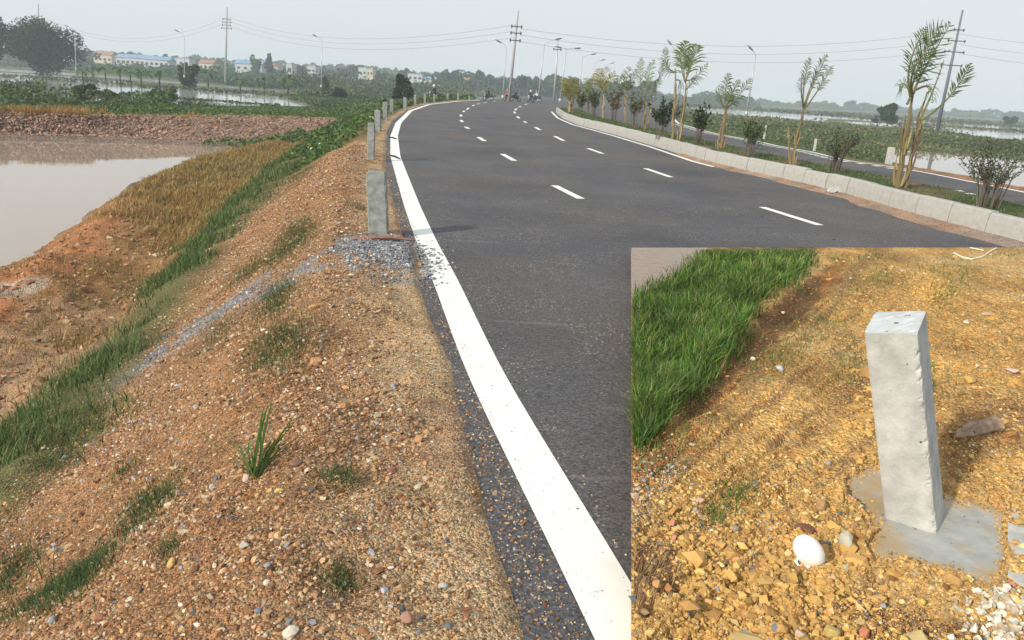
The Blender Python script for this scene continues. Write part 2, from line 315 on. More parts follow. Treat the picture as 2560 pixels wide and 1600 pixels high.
water('pond', [(2290, 313), (2560, 331), (2900, 352), (2900, 372), (2560, 350), (2480, 347), (2420, 336), (2340, 324)])
water('pond', [(2215, 374), (2300, 378), (2560, 392), (3000, 420), (4200, 500), (5000, 640), (3600, 580), (3000, 545), (2760, 510), (2560, 482), (2440, 452), (2300, 420), (2215, 402)], mat='pond')

# ------------------------------------------------------------------ left embankment (height field over the road shoulder, slope and bank)
CUR = [  # px points, z of the line on the ground
    ([(1345, 1600), (1253, 1323), (1189, 1111), (1150, 931), (1082, 783), (1030, 640), (1003, 540), (985, 480), (972, 420), (970, 370), (973, 330), (985, 303), (1020, 277), (1068, 262), (1142, 253), (1196, 251)], -.03),
    ([(1320, 1600), (1228, 1323), (1164, 1111), (1125, 931), (1058, 783), (1010, 640), (985, 540), (968, 480), (955, 420), (958, 370), (962, 330), (975, 303), (1012, 276), (1060, 261), (1138, 252), (1190, 250)], .03),
    ([(740, 1600), (760, 1200), (790, 900), (815, 700), (835, 560), (855, 450), (880, 370), (912, 320), (948, 288), (1000, 268), (1056, 257), (1130, 249.5), (1180, 248)], .07),
    ([(-250, 1600), (0, 1330), (280, 960), (420, 790), (520, 660), (620, 540), (720, 430), (780, 375), (850, 318), (905, 285), (985, 264), (1040, 254), (1110, 247.5), (1165, 246.5)], -1.1),
    ([(-420, 1250), (-60, 1060), (130, 910), (260, 800), (400, 640), (500, 520), (630, 420), (730, 365), (820, 312), (888, 280), (970, 262), (1030, 252), (1100, 246.5), (1155, 246)], -1.85),
    ([(-420, 960), (-50, 800), (60, 690), (190, 610), (270, 530), (370, 460), (470, 412), (560, 383), (700, 355), (810, 305), (880, 277), (960, 260.5), (1020, 251), (1090, 246), (1150, 245.6)], -1.7),
    ([(-500, 860), (-250, 780), (0, 672), (130, 608), (230, 532), (330, 462), (440, 415), (520, 387), (610, 370), (700, 350), (800, 303), (870, 276), (950, 260), (1010, 250.5), (1080, 245.6), (1145, 245.4)], -2.2),
]
CW = []
for pts, z in CUR:
    P = np.array([at(x, y, z) for x, y in pts]); o = np.argsort(P[:, 1]); CW.append((P[o, 1], P[o, 0], z))
def curx(Y):
    Y = np.asarray(Y, float); out = [None] * len(CW)
    for i, (yy, xx, z) in enumerate(CW):
        x = np.interp(Y, yy, xx)
        if i < 3: x = np.where(Y < yy[0], xx[0] + (xx[1] - xx[0]) / (yy[1] - yy[0]) * (Y - yy[0]) * .8, x)
        out[i] = x
    for i in range(1, len(out)): out[i] = np.minimum(out[i], out[i - 1] - (.12 if i < 3 else .25))
    return out
def hL(x, Y, detail=True):
    C = curx(Y); x = np.asarray(x, float); z = np.full(np.broadcast(x, Y).shape, -2.45) if np.ndim(x) else -2.45
    z = np.where(x >= C[0], -.03, z); zs = [c[2] for c in CW]
    for i in range(len(C) - 1):
        t = (C[i] - x) / (C[i] - C[i + 1]); ins = (t >= 0) & (t <= 1)
        if i >= 1: t = t * t * (3 - 2 * t) * .5 + t * .5
        z = np.where(ins, zs[i] + (zs[i + 1] - zs[i]) * t, z)
    d = C[-1] - x
    z = np.where(d > 0, -2.2 - np.minimum(d * .6, .25), z)
    amp = sst(0, 1.2, C[0] - x)
    z = z + amp * .16 * fbm(x * .8, Y * .8, 3, 5) + sst(0, .25, C[0] - x) * .05 * fbm(x * 5, Y * 5, 3, 9)
    z = z + sst(0, .6, C[4] - x) * sst(-.15, .3, x - C[6]) * (.10 * fbm(x * 2.2, Y * 2.2, 4, 15) + .05 * fbm(x * 9, Y * 9, 2, 16))
    # heap of gravel spilled over the road edge near the first guard post
    if detail:
        z = z + np.where(x < C[0] + .1, .10 * np.exp(-(((x + 1.75) / 1.0) ** 2 + ((Y - 8.6) / .9) ** 2)), 0)
    return z
def hitL(px, py, it=400):
    px = np.atleast_1d(np.asarray(px, float)); py = np.atleast_1d(np.asarray(py, float)); d = ray(px, py); d = d / d[:, 1:2]
    Ys = np.geomspace(.6, 130, it); best = np.full(len(px), np.nan)
    for Y in Ys:
        P = CAMP + d * Y; ok = np.isnan(best) & (P[:, 2] <= hL(P[:, 0], P[:, 1])); best[ok] = Y
    best = np.where(np.isnan(best), 130, best); P = CAMP + d * best[:, None]; P[:, 2] = hL(P[:, 0], P[:, 1]); return P

ys = np.concatenate([np.linspace(-1.5, 1.4, 12), np.geomspace(1.5, 112, 430)])
ss = np.linspace(0, 1, 230)
YY = np.repeat(ys[:, None], len(ss), 1)
C = curx(ys)
xr = C[0] + .05; xl = C[-1] - 1.5
# denser towards the road
XX = xr[:, None] + (xl - xr)[:, None] * (ss[None] ** 1.25)
ZZ = hL(XX, YY)
def blend(a, b, t): return a + (b - a) * t[..., None]
def zone_cols(X, Y, Z):
    C = curx(Y); sh = X.shape
    orange, tan, red, grey = np.array([.26, .15, .078]), np.array([.39, .29, .175]), np.array([.25, .115, .055]), np.array([.21, .21, .215])
    green, dgreen, straw, mud, wet = np.array([.12, .115, .05]), np.array([.04, .075, .03]), np.array([.25, .15, .065]), np.array([.36, .24, .145]), np.array([.20, .15, .11])
    n1 = fbm(X * 1.3, Y * 1.3, 4, 21); n2 = fbm(X * .5, Y * .5, 3, 31); n3 = fbm(X * 4, Y * 4, 3, 41)
    c = blend(np.broadcast_to(orange, sh + (3,)), tan, sst(1.25, .2, (C[0] - X) + n1 * .6))
    c = blend(c, np.array([.24, .155, .10]), sst(-.1, .6, n2 + n3 * .5) * .6)
    px, py, _ = proj(np.stack([X, Y, Z], -1))
    s4 = 0
    n4 = fbm(X * 2.6, Y * 2.6, 3, 44)
    def streak(line, wd):
        m = np.zeros(sh)
        for (a, b) in zip(line[:-1], line[1:]):
            ax, ay, bx, by = a[0], a[1], b[0], b[1]; t = np.clip(((px - ax) * (bx - ax) + (py - ay) * (by - ay)) / ((bx - ax) ** 2 + (by - ay) ** 2), 0, 1)
            dd = np.hypot(px - ax - t * (bx - ax), py - ay - t * (by - ay)); m = np.maximum(m, sst(wd, wd * .3, dd + n3 * wd * .8))
        return m
    c = blend(c, grey, .8 * streak([(1090, 655), (1000, 620), (850, 610)], 32)); c = blend(c, grey, .85 * sst(-.35, .05, n4) * streak([(830, 640), (640, 730), (480, 830), (330, 920), (190, 1000)], 36)); c = blend(c, grey, .6 * streak([(930, 700), (1060, 705)], 16))
    s = (C[2] - X) / (C[2] - C[3])            # 0 crest .. 1 slope foot
    c = blend(c, green, sst(.75, 1.1, s + n1 * .25))
    s2 = (C[3] - X) / (C[3] - C[4])
    drym = sst(.3, .95, s2 + n1 * .4)
    s4 = (C[4] - X) / np.maximum(C[4] - C[5], .1)
    dry = blend(np.broadcast_to(straw, sh + (3,)), mud, sst(13, 9, Y + n1 * 3) * sst(1.15, .75, s4 + n1 * .35)); dry = blend(dry, np.array([.17, .10, .055]), sst(.1, .5, n3) * .5)
    s5 = (C[5] - X) / (C[5] - C[6])
    dry = blend(dry, np.array([.33, .155, .07]), sst(26, 15, Y + n1 * 2) * sst(.5, .9, s4 + n1 * .3)); dry = blend(dry, np.array([.42, .38, .33]), .8 * streak([(0, 730), (60, 722), (110, 705)], 22))
    c = blend(c, dry, drym * sst(50, 40, Y)); c = blend(c, wet, sst(.75, 1.1, s5))
    far = sst(22, 30, Y + n1 * 3) * sst(.1, .5, (C[1] - X)); c = blend(c, green * 1.0, far * .8)
    return c
lc = zone_cols(XX, YY, ZZ)
hm_grid('embankment', XX, YY, ZZ, M['gravel_soil'], lc)['kind'] = 'structure'

# ------------------------------------------------------------------ far bank of the pond: mud ledge, clod wall and crest
FB = [([(-500, 356), (0, 354), (300, 360), (560, 372), (700, 372)], -2.25, None),
      ([(-500, 344), (0, 342), (300, 348), (560, 358), (690, 362)], -2.08, None),
      ([(-500, 334), (0, 333), (300, 340), (560, 350), (700, 352)], -2.0, None),
      ([(-500, 285), (0, 287), (300, 289), (600, 291), (760, 294), (850, 300)], -.95, None),
      ([(-500, 270), (0, 273), (300, 276), (600, 280), (800, 286), (900, 290)], -.95, None),
      ([(-500, 254), (0, 258), (300, 262), (600, 268), (800, 274), (900, 277)], -2.0, None),
      ([(-500, 240), (0, 246), (300, 253), (600, 262), (800, 268), (900, 272)], -2.3, None)]
xs = np.linspace(-34, -6.0, 330)
rows = []
for pts, z, _ in FB:
    P = np.array([at(x, y, z) for x, y in pts]); o = np.argsort(P[:, 0]); rows.append((np.interp(xs, P[o, 0], P[o, 1]), z))
for i in range(1, len(rows)): rows[i] = (np.maximum(rows[i][0], rows[i - 1][0] + (.35 if i != 3 else .9)), rows[i][1])
tt = np.concatenate([np.linspace(i, i + 1, 34 if i == 2 else 12, endpoint=False) for i in range(6)] + [[6]])
BX = np.repeat(xs[None], len(tt), 0); BY = np.zeros_like(BX); BZ = np.zeros_like(BX); TT = np.repeat(tt[:, None], len(xs), 1)
for j, t in enumerate(tt):
    i = min(int(t), 5); f = t - i; BY[j] = rows[i][0] * (1 - f) + rows[i + 1][0] * f; BZ[j] = rows[i][1] * (1 - f) + rows[i + 1][1] * f
wall = sst(1.9, 2.15, TT) * sst(3.25, 3.0, TT)
BZ += wall * (.12 * fbm(BX * 2.2, TT * 4.5, 3, 51) + .08 * fbm(BX * 7, TT * 12, 2, 52)) + .05 * fbm(BX * .7, BY * .7, 2, 53)
BY = BY - wall * .35 * np.abs(fbm(BX * 1.6, TT * 3, 3, 54))
nb = fbm(BX * .8, TT * 3, 3, 55)
bc = blend(np.broadcast_to(np.array([.205, .155, .125]), BX.shape + (3,)), np.array([.27, .18, .135]), sst(1.7, 2.3, TT + nb * .2))
bc = blend(bc, np.array([.27, .19, .07]), sst(2.85, 3.2, TT + nb * .25)); bc = blend(bc, np.array([.07, .11, .03]), sst(3.3, 3.9, TT + nb * .4))
hm_grid('pond_bank', BX, BY, BZ, M['clod_soil'], bc, False)['kind'] = 'structure'
def bank_pt(x, t):
    i = np.clip(t.astype(int), 0, 5); f = t - i; Yr = np.array([np.interp(x, xs, r[0]) for r in rows]); Zr = np.array([r[1] for r in rows]); k = np.arange(len(x))
    return np.stack([x, Yr[i, k] * (1 - f) + Yr[i + 1, k] * f, Zr[i] * (1 - f) + Zr[i + 1] * f], -1)

# ------------------------------------------------------------------ road
LE = [(1487, 1600), (1376, 1365), (1270, 1153), (1164, 931), (1079, 693), (1042, 608), (1011, 518), (989, 439), (976, 391), (976, 339), (989, 307), (1021, 277), (1069, 261), (1143, 253), (1196, 250.5)]
LEW = np.array([at(x, y) for x, y in LE])
MD = [(2560, 616), (2271, 539), (2083, 482), (1800, 416), (1757, 405), (1648, 369), (1549, 340), (1444, 312), (1406, 296), (1388, 280)]
MDW = np.array([at(x, y) for x, y in MD])
d0 = (MDW[0] - MDW[1]); MDW = np.vstack([MDW[0] + d0 * 5.5, MDW])                      # carry on towards the camera's side
def smooth_poly(P, n):
    P = np.asarray(P); s = np.concatenate([[0], np.cumsum(np.linalg.norm(np.diff(P, axis=0), axis=1))]); t = np.linspace(0, 1, n) ** 1.0 * s[-1]
    Q = np.stack([np.interp(t, s, P[:, k]) for k in range(3)], -1)
    for _ in range(3): Q[1:-1] = (Q[:-2] + 2 * Q[1:-1] + Q[2:]) / 4
    return Q
def offset(P, d):
    T = np.gradient(P, axis=0); T /= np.linalg.norm(T, axis=1)[:, None]; return P + d * np.stack([T[:, 1], -T[:, 0], T[:, 2] * 0], -1)
LS = smooth_poly(np.vstack([LEW[0] + (LEW[0] - LEW[1]) * 7, LEW]), 260)
MS = smooth_poly(MDW, 260)
# asphalt of the near carriageway: a sheet from beyond the left edge to under the median
yl = np.linspace(-1.4, 84, 300); xl_ = curx(yl)[0] - .16
asph = list(zip(xl_, yl))
far = [at(x, y) for x, y in [(1240, 248), (1300, 246), (1380, 246), (1460, 248), (1560, 252.5), (1640, 257), (1660, 262), (1560, 268), (1480, 275)]]
asph += [(p[0], p[1]) for p in far] + [(p[0], p[1]) for p in MS[::-1]] + [(14, -12)]
def sheet(name, P2, z, mat):
    bm = bmesh.new(); vs = [bm.verts.new((x, y, z)) for x, y in P2]; f = bm.faces.new(vs); bm.normal_update()
    if f.normal.z < 0: f.normal_flip()
    bmesh.ops.triangulate(bm, faces=bm.faces[:]); me = bpy.data.meshes.new(name); bm.to_mesh(me); bm.free(); me.materials.append(mat)
    o = bpy.data.objects.new(name, me); COL.objects.link(o); o['kind'] = 'structure'; return o
sheet('road', asph, 0, M['asphalt'])
def ribbon(name, A, B, z, mat):
    n = len(A); V = np.vstack([A, B]); V[:, 2] = z; i = np.arange(n - 1)
    Q = np.stack([i, i + 1, i + 1 + n, i + n], -1); a = V[Q[0, 1]] - V[Q[0, 0]]; b = V[Q[0, 3]] - V[Q[0, 0]]
    if np.cross(a, b)[2] < 0: Q = Q[:, ::-1]
    o = mesh_np(name, V, Q.copy(), mat); o['kind'] = 'structure'; return o
# white edge line on the left (width measured on the ground), broken where soil covers it
ribbon('edge_line', LS, offset(LS, .27), .004, M['paint'])
k0 = 95
ribbon('edge_line', offset(MS, -.42)[k0:], offset(MS, -.24)[k0:], .004, M['paint'])
# lane dashes: pairs of end points
def dash(a, b, wd=.17):
    A, B = at(*a), at(*b); t = (B - A) / np.linalg.norm(B - A); n_ = np.array([-t[1], t[0], 0]) * wd / 2
    return [A - n_, B - n_, B + n_, A + n_]
D1 = [((1452, 497), (1386, 464)), ((1286, 402), (1256, 385)), ((1212, 353), (1196, 343)), ((1172, 322), (1163, 317)), ((1156, 305), (1152, 300)), ((1153, 291), (1152, 287)), ((1158, 280), (1161, 277)),
      ((1167, 274), (1172, 270)), ((1181, 265), (1186, 262.5)), ((1193, 260.6), (1200, 258.7)), ((1210, 257), (1218, 255.5)), ((1230, 254), (1240, 253))]
D2 = [((2049, 563), (1905, 518)), ((1677, 443), (1613, 421)), ((1506, 384), (1470, 371)), ((1409, 352), (1387, 340.5)), ((1350, 325), (1338, 318)), ((1316, 307), (1310, 303.5)), ((1298, 296), (1293, 291)), ((1287, 283), (1286, 279)),
      ((1287, 275.5), (1292, 271.5)), ((1297, 268), (1303, 265.5)), ((1311, 262), (1320, 259.6))]
V = []; 
for a, b in D1 + D2: V += dash(a, b)
n_ = len(V) // 4; Q = np.arange(n_ * 4).reshape(n_, 4); V = np.array(V); V[:, 2] = .004
for q in range(n_):
    if np.cross(V[Q[q, 1]] - V[Q[q, 0]], V[Q[q, 3]] - V[Q[q, 0]])[2] < 0: Q[q] = Q[q][::-1]
mesh_np('lane_markings', V, Q, M['paint'])['kind'] = 'structure'

# median: kerb blocks with joints, soil behind, a sand drift at the foot
s_ = np.concatenate([[0], np.cumsum(np.linalg.norm(np.diff(MS, axis=0), axis=1))])
KH, KW = .42, .20
kb = MB(); Lb = .95; tpos = 0.
def msat(s): return np.array([np.interp(s, s_, MS[:, k]) for k in range(3)])
while tpos < s_[-1] - .1:
    a, b = msat(tpos + .012), msat(min(tpos + Lb - .012, s_[-1])); t = (b - a) / (np.linalg.norm(b - a) + 1e-9); nn = np.array([t[1], -t[0], 0])
    if nn @ np.array([-1., 0, 0]) > 0: nn = -nn      # away from the road (towards +x)
    j = rng.normal(size=3) * .008; h = KH + rng.normal() * .008
    sec = [(0, -.05), (.015, h * .6), (.04, h - .03), (.075, h), (KW, h), (KW, -.05)]
    V = []
    for P in (a, b):
        for o_, z_ in sec: V.append(P + nn * (o_ + j[0]) + np.array([0, 0, z_]))
    m6 = len(sec); Q = [[i, (i + 1) % m6, (i + 1) % m6 + m6, i + m6] for i in range(m6)]
    kb.add(V, Q); kb.q.append(np.array([[0, 1, 2, 3], [0, 3, 4, 5]]) + kb.n - 12); kb.q.append(np.array([[9, 8, 7, 6], [11, 10, 9, 6]]) + kb.n - 12)
    tpos += Lb if tpos < 60 else Lb * 2
kerb = kb.build('kerb', M['kerb']); kerb['kind'] = 'structure'
me = kerb.data; bm = bmesh.new(); bm.from_mesh(me); bmesh.ops.recalc_face_normals(bm, faces=bm.faces[:]); bm.to_mesh(me); bm.free()
sgn = 1 if (offset(MS, 1)[40][0] > MS[40][0]) else -1
def moff(d): return offset(MS, sgn * d)
MEDW = 2.1
us = np.linspace(0, 1, 22); rowsM = [moff(KW - .01 + u * MEDW) for u in us]
MX = np.array([r[:, 0] for r in rowsM]); MY = np.array([r[:, 1] for r in rowsM]); U = np.repeat(us[:, None], MX.shape[1], 1)
MZ = .36 + .06 * fbm(MX * 2, MY * 2, 3, 61) * sst(0, .15, U) * sst(1, .8, U) - .3 * sst(.86, 1, U)
mc = blend(np.broadcast_to(np.array([.17, .12, .075]), MX.shape + (3,)), np.array([.06, .09, .03]), sst(-.3, .2, fbm(MX * 1.2, MY * 1.2, 3, 62)))
hm_grid('median', MX, MY, MZ, M['gravel_soil'], mc)['kind'] = 'structure'
def hM(x, y): return .36
# sand drift along the foot of the kerb
ka = 0; kz = 110
A_ = MS[ka:kz]; wn = .30 + .22 * fbm(A_[:, 0] * 1.1, A_[:, 1] * 1.1, 3, 63) + .22 * sst(22, 9, A_[:, 1]); wn = np.maximum(wn, .05) * sst(34, 24, A_[:, 1]) + .02
T_ = np.gradient(A_, axis=0); T_ /= np.linalg.norm(T_, axis=1)[:, None]; NN = -sgn * np.stack([T_[:, 1], -T_[:, 0], T_[:, 2] * 0], -1)
us2 = np.linspace(0, 1, 12); SX = np.array([A_[:, 0] + NN[:, 0] * wn * u for u in us2]); SY = np.array([A_[:, 1] + NN[:, 1] * wn * u for u in us2])
SZ = np.array([.07 * (1 - u) ** 1.5 + .002 for u in us2])[:, None] + 0 * SX + .01 * fbm(SX * 8, SY * 8, 2, 64) * (1 - us2[:, None]); SZ[-1] = -.01
hm_grid('sand_drift', SX, SY, SZ, M['gravel_soil'], blend(np.broadcast_to(np.array([.34, .225, .16]), SX.shape + (3,)), np.array([.28, .24, .2]), sst(-.2, .4, fbm(SX * 2, SY * 2, 3, 65))))['kind'] = 'structure'

# far carriageway
RF = [(3400, 640), (2900, 548), (2560, 476), (2460, 457), (2350, 435), (2240, 416), (2130, 401), (2039, 379), (1957, 365), (1899, 352), (1861, 345), (1808, 336), (1765, 326), (1705, 309), (1690, 296), (1688, 280), (1690, 262), (1685, 250)]
RFW = np.array([at(x, y) for x, y in RF])
inner = moff(MEDW * .9)
P2 = [(p[0], p[1]) for p in RFW] + [tuple(at(x, y)[:2]) for x, y in [(1640, 252), (1590, 257), (1520, 262), (1440, 268)]] + [(p[0], p[1]) for p in inner[::-1]]
sheet('road', P2, -.012, M['asphalt'])
RS = smooth_poly(RFW[:15], 200)
so_ = 1 if offset(RS, 1)[60][0] > RS[60][0] else -1
ribbon('edge_line', offset(RS, -so_ * .35), offset(RS, -so_ * .18), -.006, M['paint'])
# outer verge and slope of the far carriageway
us3 = np.linspace(0, 1, 14); wv = np.array([-.1, .0, .15, .4, .7, 1.0, 1.4, 1.9, 2.4, 2.9, 3.4, 3.9, 4.4, 4.9]); zv = np.array([-.03, .0, .05, .05, 0, -.15, -.4, -.8, -1.2, -1.6, -1.9, -2.1, -2.25, -2.4])
VX = np.array([offset(RS, so_ * w_)[:, 0] for w_ in wv]); VY = np.array([offset(RS, so_ * w_)[:, 1] for w_ in wv]); VZ = zv[:, None] + .1 * fbm(VX, VY, 3, 66) * (wv[:, None] > .1)
vc = blend(np.broadcast_to(np.array([.30, .17, .10]), VX.shape + (3,)), np.array([.07, .10, .035]), sst(24, 34, VY + 5 * fbm(VX, VY, 3, 67)) + 0 * VX)
hm_grid('verge', VX, VY, VZ, M['gravel_soil'], vc)['kind'] = 'structure'
# hatched rumble marks and dashes of the far carriageway
V = []; ins = moff(MEDW + .25)
def seg_on(line, y0, y1, step, ln, wd, skew=.0):
    s2 = np.concatenate([[0], np.cumsum(np.linalg.norm(np.diff(line, axis=0), axis=1))]); g = lambda q: np.array([np.interp(q, s2, line[:, k]) for k in range(3)])
    q = 0
    while q < s2[-1] - ln:
        a = g(q); 
        if y0 < a[1] < y1:
            b = g(q + ln); t = (b - a) / np.linalg.norm(b - a); nn = np.array([-t[1], t[0], 0]); V.extend([a - nn * wd / 2, b - nn * wd / 2 + t * skew, b + nn * wd / 2 + t * skew, a + nn * wd / 2])
        q += step
seg_on(ins, 10, 60, .75, .3, .45, .0); seg_on(offset(RS, -so_ * .75), 26, 60, .75, .28, .35); seg_on(offset(RS, -so_ * 2.6), 14, 21, .6, .25, .5)
n_ = len(V) // 4; Q = np.arange(n_ * 4).reshape(n_, 4); V = np.array(V); V[:, 2] = -.006
for q in range(n_):
    if np.cross(V[Q[q, 1]] - V[Q[q, 0]], V[Q[q, 3]] - V[Q[q, 0]])[2] < 0: Q[q] = Q[q][::-1]
mesh_np('rumble_markings', V, Q, M['paint'])['kind'] = 'structure'

# ------------------------------------------------------------------ scatter builders
ico = bmesh.new(); bmesh.ops.create_icosphere(ico, subdivisions=1, radius=1); ICO_V = np.array([v.co[:] for v in ico.verts]); ICO_F = np.array([[v.index for v in f.verts] for f in ico.faces]); ico.free()
def scatter_stones(P, size, cols, flat=.6, sink=.2):
    n = len(P); size = np.broadcast_to(size, (n,)); k = len(ICO_V)
    S = ICO_V[None] * (1 + rng.uniform(-.5, .5, (n, k, 1)) + rng.uniform(-.15, .15, (n, k, 3))) * np.stack([rng.uniform(.7, 1.3, n), rng.uniform(.6, 1.1, n), flat * rng.uniform(.7, 1.2, n)], -1)[:, None] * size[:, None, None]
    a = rng.uniform(0, 2 * math.pi, n); ca, sa = np.cos(a), np.sin(a); b = rng.normal(0, .35, n); cb, sb = np.cos(b), np.sin(b)
    x = S[..., 0] * cb[:, None] - S[..., 2] * sb[:, None]; z = S[..., 0] * sb[:, None] + S[..., 2] * cb[:, None]; y = S[..., 1]
    X = x * ca[:, None] - y * sa[:, None]; Y = x * sa[:, None] + y * ca[:, None]
    V = np.stack([X, Y, z], -1) + P[:, None] + np.array([0, 0, 1.]) * (size * flat * (1 - 2 * sink) * .5)[:, None, None]
    Fc = ICO_F[None] + (np.arange(n) * k)[:, None, None]
    return V.reshape(-1, 3), Fc.reshape(-1, 3), np.repeat(cols, k, 0)
def blades(P, h, wd, cols, lean=.5, segs=2, wind=(0, 0), curl=.5):
    """each blade: strip of quads, tapering"""
    n = len(P); h = np.broadcast_to(h, (n,)); wd = np.broadcast_to(wd, (n,)); a = rng.uniform(0, 2 * math.pi, n)
    ld = np.stack([np.cos(a), np.sin(a)], -1) * (rng.uniform(.1, 1, n) * lean)[:, None] + np.array(wind)
    side = np.stack([-np.sin(a + rng.normal(0, .6, n)), np.cos(a)], -1); side /= np.linalg.norm(side, axis=1)[:, None]
    V = []
    for i in range(segs + 1):
        t = i / segs; c = P.copy(); c[:, :2] += ld * (h * (t ** 1.6))[:, None]; c[:, 2] += h * (t - curl * .3 * t * t)
        w_ = wd * (1 - t * .88) / 2
        V += [np.concatenate([c[:, :2] - side * w_[:, None], c[:, 2:]], 1), np.concatenate([c[:, :2] + side * w_[:, None], c[:, 2:]], 1)]
    V = np.stack(V, 1); k = 2 * (segs + 1); base = (np.arange(n) * k)[:, None, None]
    q = np.array([[2 * i, 2 * i + 1, 2 * i + 3, 2 * i + 2] for i in range(segs)])[None]
    return V.reshape(-1, 3), (q + base).reshape(-1, 4), np.repeat(cols, k, 0)
def leaves(P, size, cols, up=.3):
    n = len(P); size = np.broadcast_to(size, (n,)); d = rng.normal(size=(n, 3)); d[:, 2] = d[:, 2] * .7 + up; d /= np.linalg.norm(d, axis=1)[:, None]
    r = rng.normal(size=(n, 3)); s = np.cross(d, r); s /= np.linalg.norm(s, axis=1)[:, None] + 1e-9
    a = size[:, None]
    V = np.stack([P - d * a * .5, P + s * a * .28, P + d * a * .5, P - s * a * .28], 1)
    return V.reshape(-1, 3), np.arange(n * 4).reshape(n, 4), np.repeat(cols, 4, 0)
def jcol(base, n, v=.25, hue=.08):
    base = np.asarray(base, float)
    if base.ndim == 1: base = np.tile(base, (n, 1))
    return np.clip(base * (1 + rng.normal(0, v, (n, 1))) * (1 + rng.normal(0, hue, (n, 3))), .004, .95)
def pick(pal, wts, n): return np.array(pal)[rng.choice(len(pal), n, p=np.array(wts) / sum(wts))]

# gravel on the shoulder and slope
n = 150000
Yg = np.exp(rng.uniform(math.log(1.3), math.log(24), n)); Cg = curx(Yg); tg = rng.uniform(-.02, 1.1, n) ** 1.0
Xg = Cg[0] + .12 + (Cg[3] - Cg[0]) * tg - .12 * rng.random(n)
keep = (rng.random(n) < np.where(Xg > Cg[0] - .05, .35, .35 + .65 * sst(.15, 1.0, Cg[0] - Xg + .5 * fbm(Xg * 1.5, Yg * 1.5, 3, 70)))) & (rng.random(n) < 1 - .75 * sst(.8, 1.1, tg)) & (rng.random(n) < .35 + .65 * sst(-.3, .15, fbm(Xg * 2.2, Yg * 2.2, 3, 71)))
Xg, Yg, tg = Xg[keep], Yg[keep], tg[keep]; n = len(Xg)
Pg = np.stack([Xg, Yg, hL(Xg, Yg)], -1); Pg[:, 2] = np.maximum(Pg[:, 2], np.where(Xg > curx(Yg)[0] - .1, .0, -9))
pal = [(.34, .19, .095), (.27, .135, .065), (.40, .27, .15), (.46, .37, .25), (.17, .09, .05), (.13, .13, .15), (.30, .31, .33), (.55, .48, .38), (.42, .27, .13)]
cg = jcol(pick(pal, [24, 20, 20, 9, 14, 2.5, 2.5, 2.5, 5], n), n, .24, .03)
gz = zone_cols(Pg[:, 0], Pg[:, 1], Pg[:, 2]); isg = (np.abs(gz[:, 0] - gz[:, 2]) < .06) & (gz[:, 0] > .16)
cg[isg] = jcol(pick([(.16, .165, .19), (.27, .28, .30), (.36, .36, .36), (.3, .22, .14)], [5, 4, 2, 2], isg.sum()), isg.sum(), .25, .04)
sz = np.exp(rng.normal(math.log(.0058), .42, n)) * (1 + Yg * .06); big = rng.random(n) < .008; sz = np.where(big, sz * 2.0, np.minimum(sz, .022)); sz = np.where(Xg > curx(Yg)[0] - .25, sz * .7, sz)
V, Fc, cc = scatter_stones(Pg, sz, cg); tag(mesh_np('gravel', V, Fc, M['stone'], None, cc), 'loose orange brown gravel covering the road shoulder and slope', 'gravel', kind='stuff')
# blue grey chippings spilled from the heap over the white line
n = 5200; q = np.concatenate([np.stack([rng.normal(1000, 62, n // 2), rng.normal(640, 19, n // 2)], 1), np.stack([rng.uniform(860, 1135, n - n // 2), rng.normal(655, 22, n - n // 2)], 1)])
le = 1042 + (q[:, 1] - 608) * .435; q = q[rng.random(len(q)) < np.where(q[:, 0] < le + 9, 1, np.where(q[:, 0] < le + 46, .16, .04))]
P = np.array(at(q[:, 0], q[:, 1], .02)); hz_ = np.where(P[:, 0] > curx(P[:, 1])[0] - .05, .004, hL(P[:, 0], P[:, 1])); P[:, 2] = hz_; n = len(P)
V, Fc, cc = scatter_stones(P, rng.uniform(.008, .021, n), jcol(pick([(.13, .135, .16), (.25, .26, .28), (.38, .38, .37)], [5, 4, 2], n), n, .2, .03)); tag(mesh_np('chippings', V, Fc, M['stone'], None, cc), 'blue grey stone chippings spilled over the white edge line', 'gravel', kind='stuff')
# fine grit over the asphalt edge
n = 1300; Yg = np.exp(rng.uniform(math.log(2), math.log(14), n)); Xg = curx(Yg)[0] + np.abs(rng.normal(0, .22, n)) + .02
V, Fc, cc = scatter_stones(np.stack([Xg, Yg, 0 * Xg + .001], -1), rng.uniform(.003, .007, n), jcol(pick([(.4, .3, .2), (.3, .2, .12), (.45, .42, .38)], [4, 3, 2], n), n)); tag(mesh_np('grit', V, Fc, M['stone'], None, cc), 'fine tan grit scattered on the asphalt by the shoulder', 'gravel', kind='stuff')

# grass belt at the foot of the slope
GR = [(.085, .15, .04), (.065, .12, .035), (.12, .185, .055), (.20, .20, .085), (.045, .085, .03)]
n = 60000
Yg = np.exp(rng.uniform(math.log(2.2), math.log(50), n)); Cg = curx(Yg); t = rng.normal(.40, .36, n); Xg = Cg[3] + (Cg[4] - Cg[3]) * t
m = fbm(Xg * 1.1, Yg * 1.1, 3, 72); keep = (t > -.45) & (t < 1.5) & (m + rng.normal(0, .2, n) > -.08 + .9 * np.abs(t - .4) ** 1.3 * 1.0); Xg, Yg, t = Xg[keep], Yg[keep], t[keep]; n = len(Xg)
P = np.stack([Xg, Yg, hL(Xg, Yg) - .01], -1); V, Fc, cc = blades(P, rng.uniform(.05, .24, n) * (.7 + .5 * vnoise(Xg * 2, Yg * 2, 5)), .004 + .0010 * Yg, jcol(pick(GR, [5, 5, 3, 2.5, 3], n), n, .3), 1.0, 3)
tag(mesh_np('grass', V, Fc, M['leaf'], None, cc), 'green grass belt along the foot of the gravel slope', 'grass', kind='stuff')
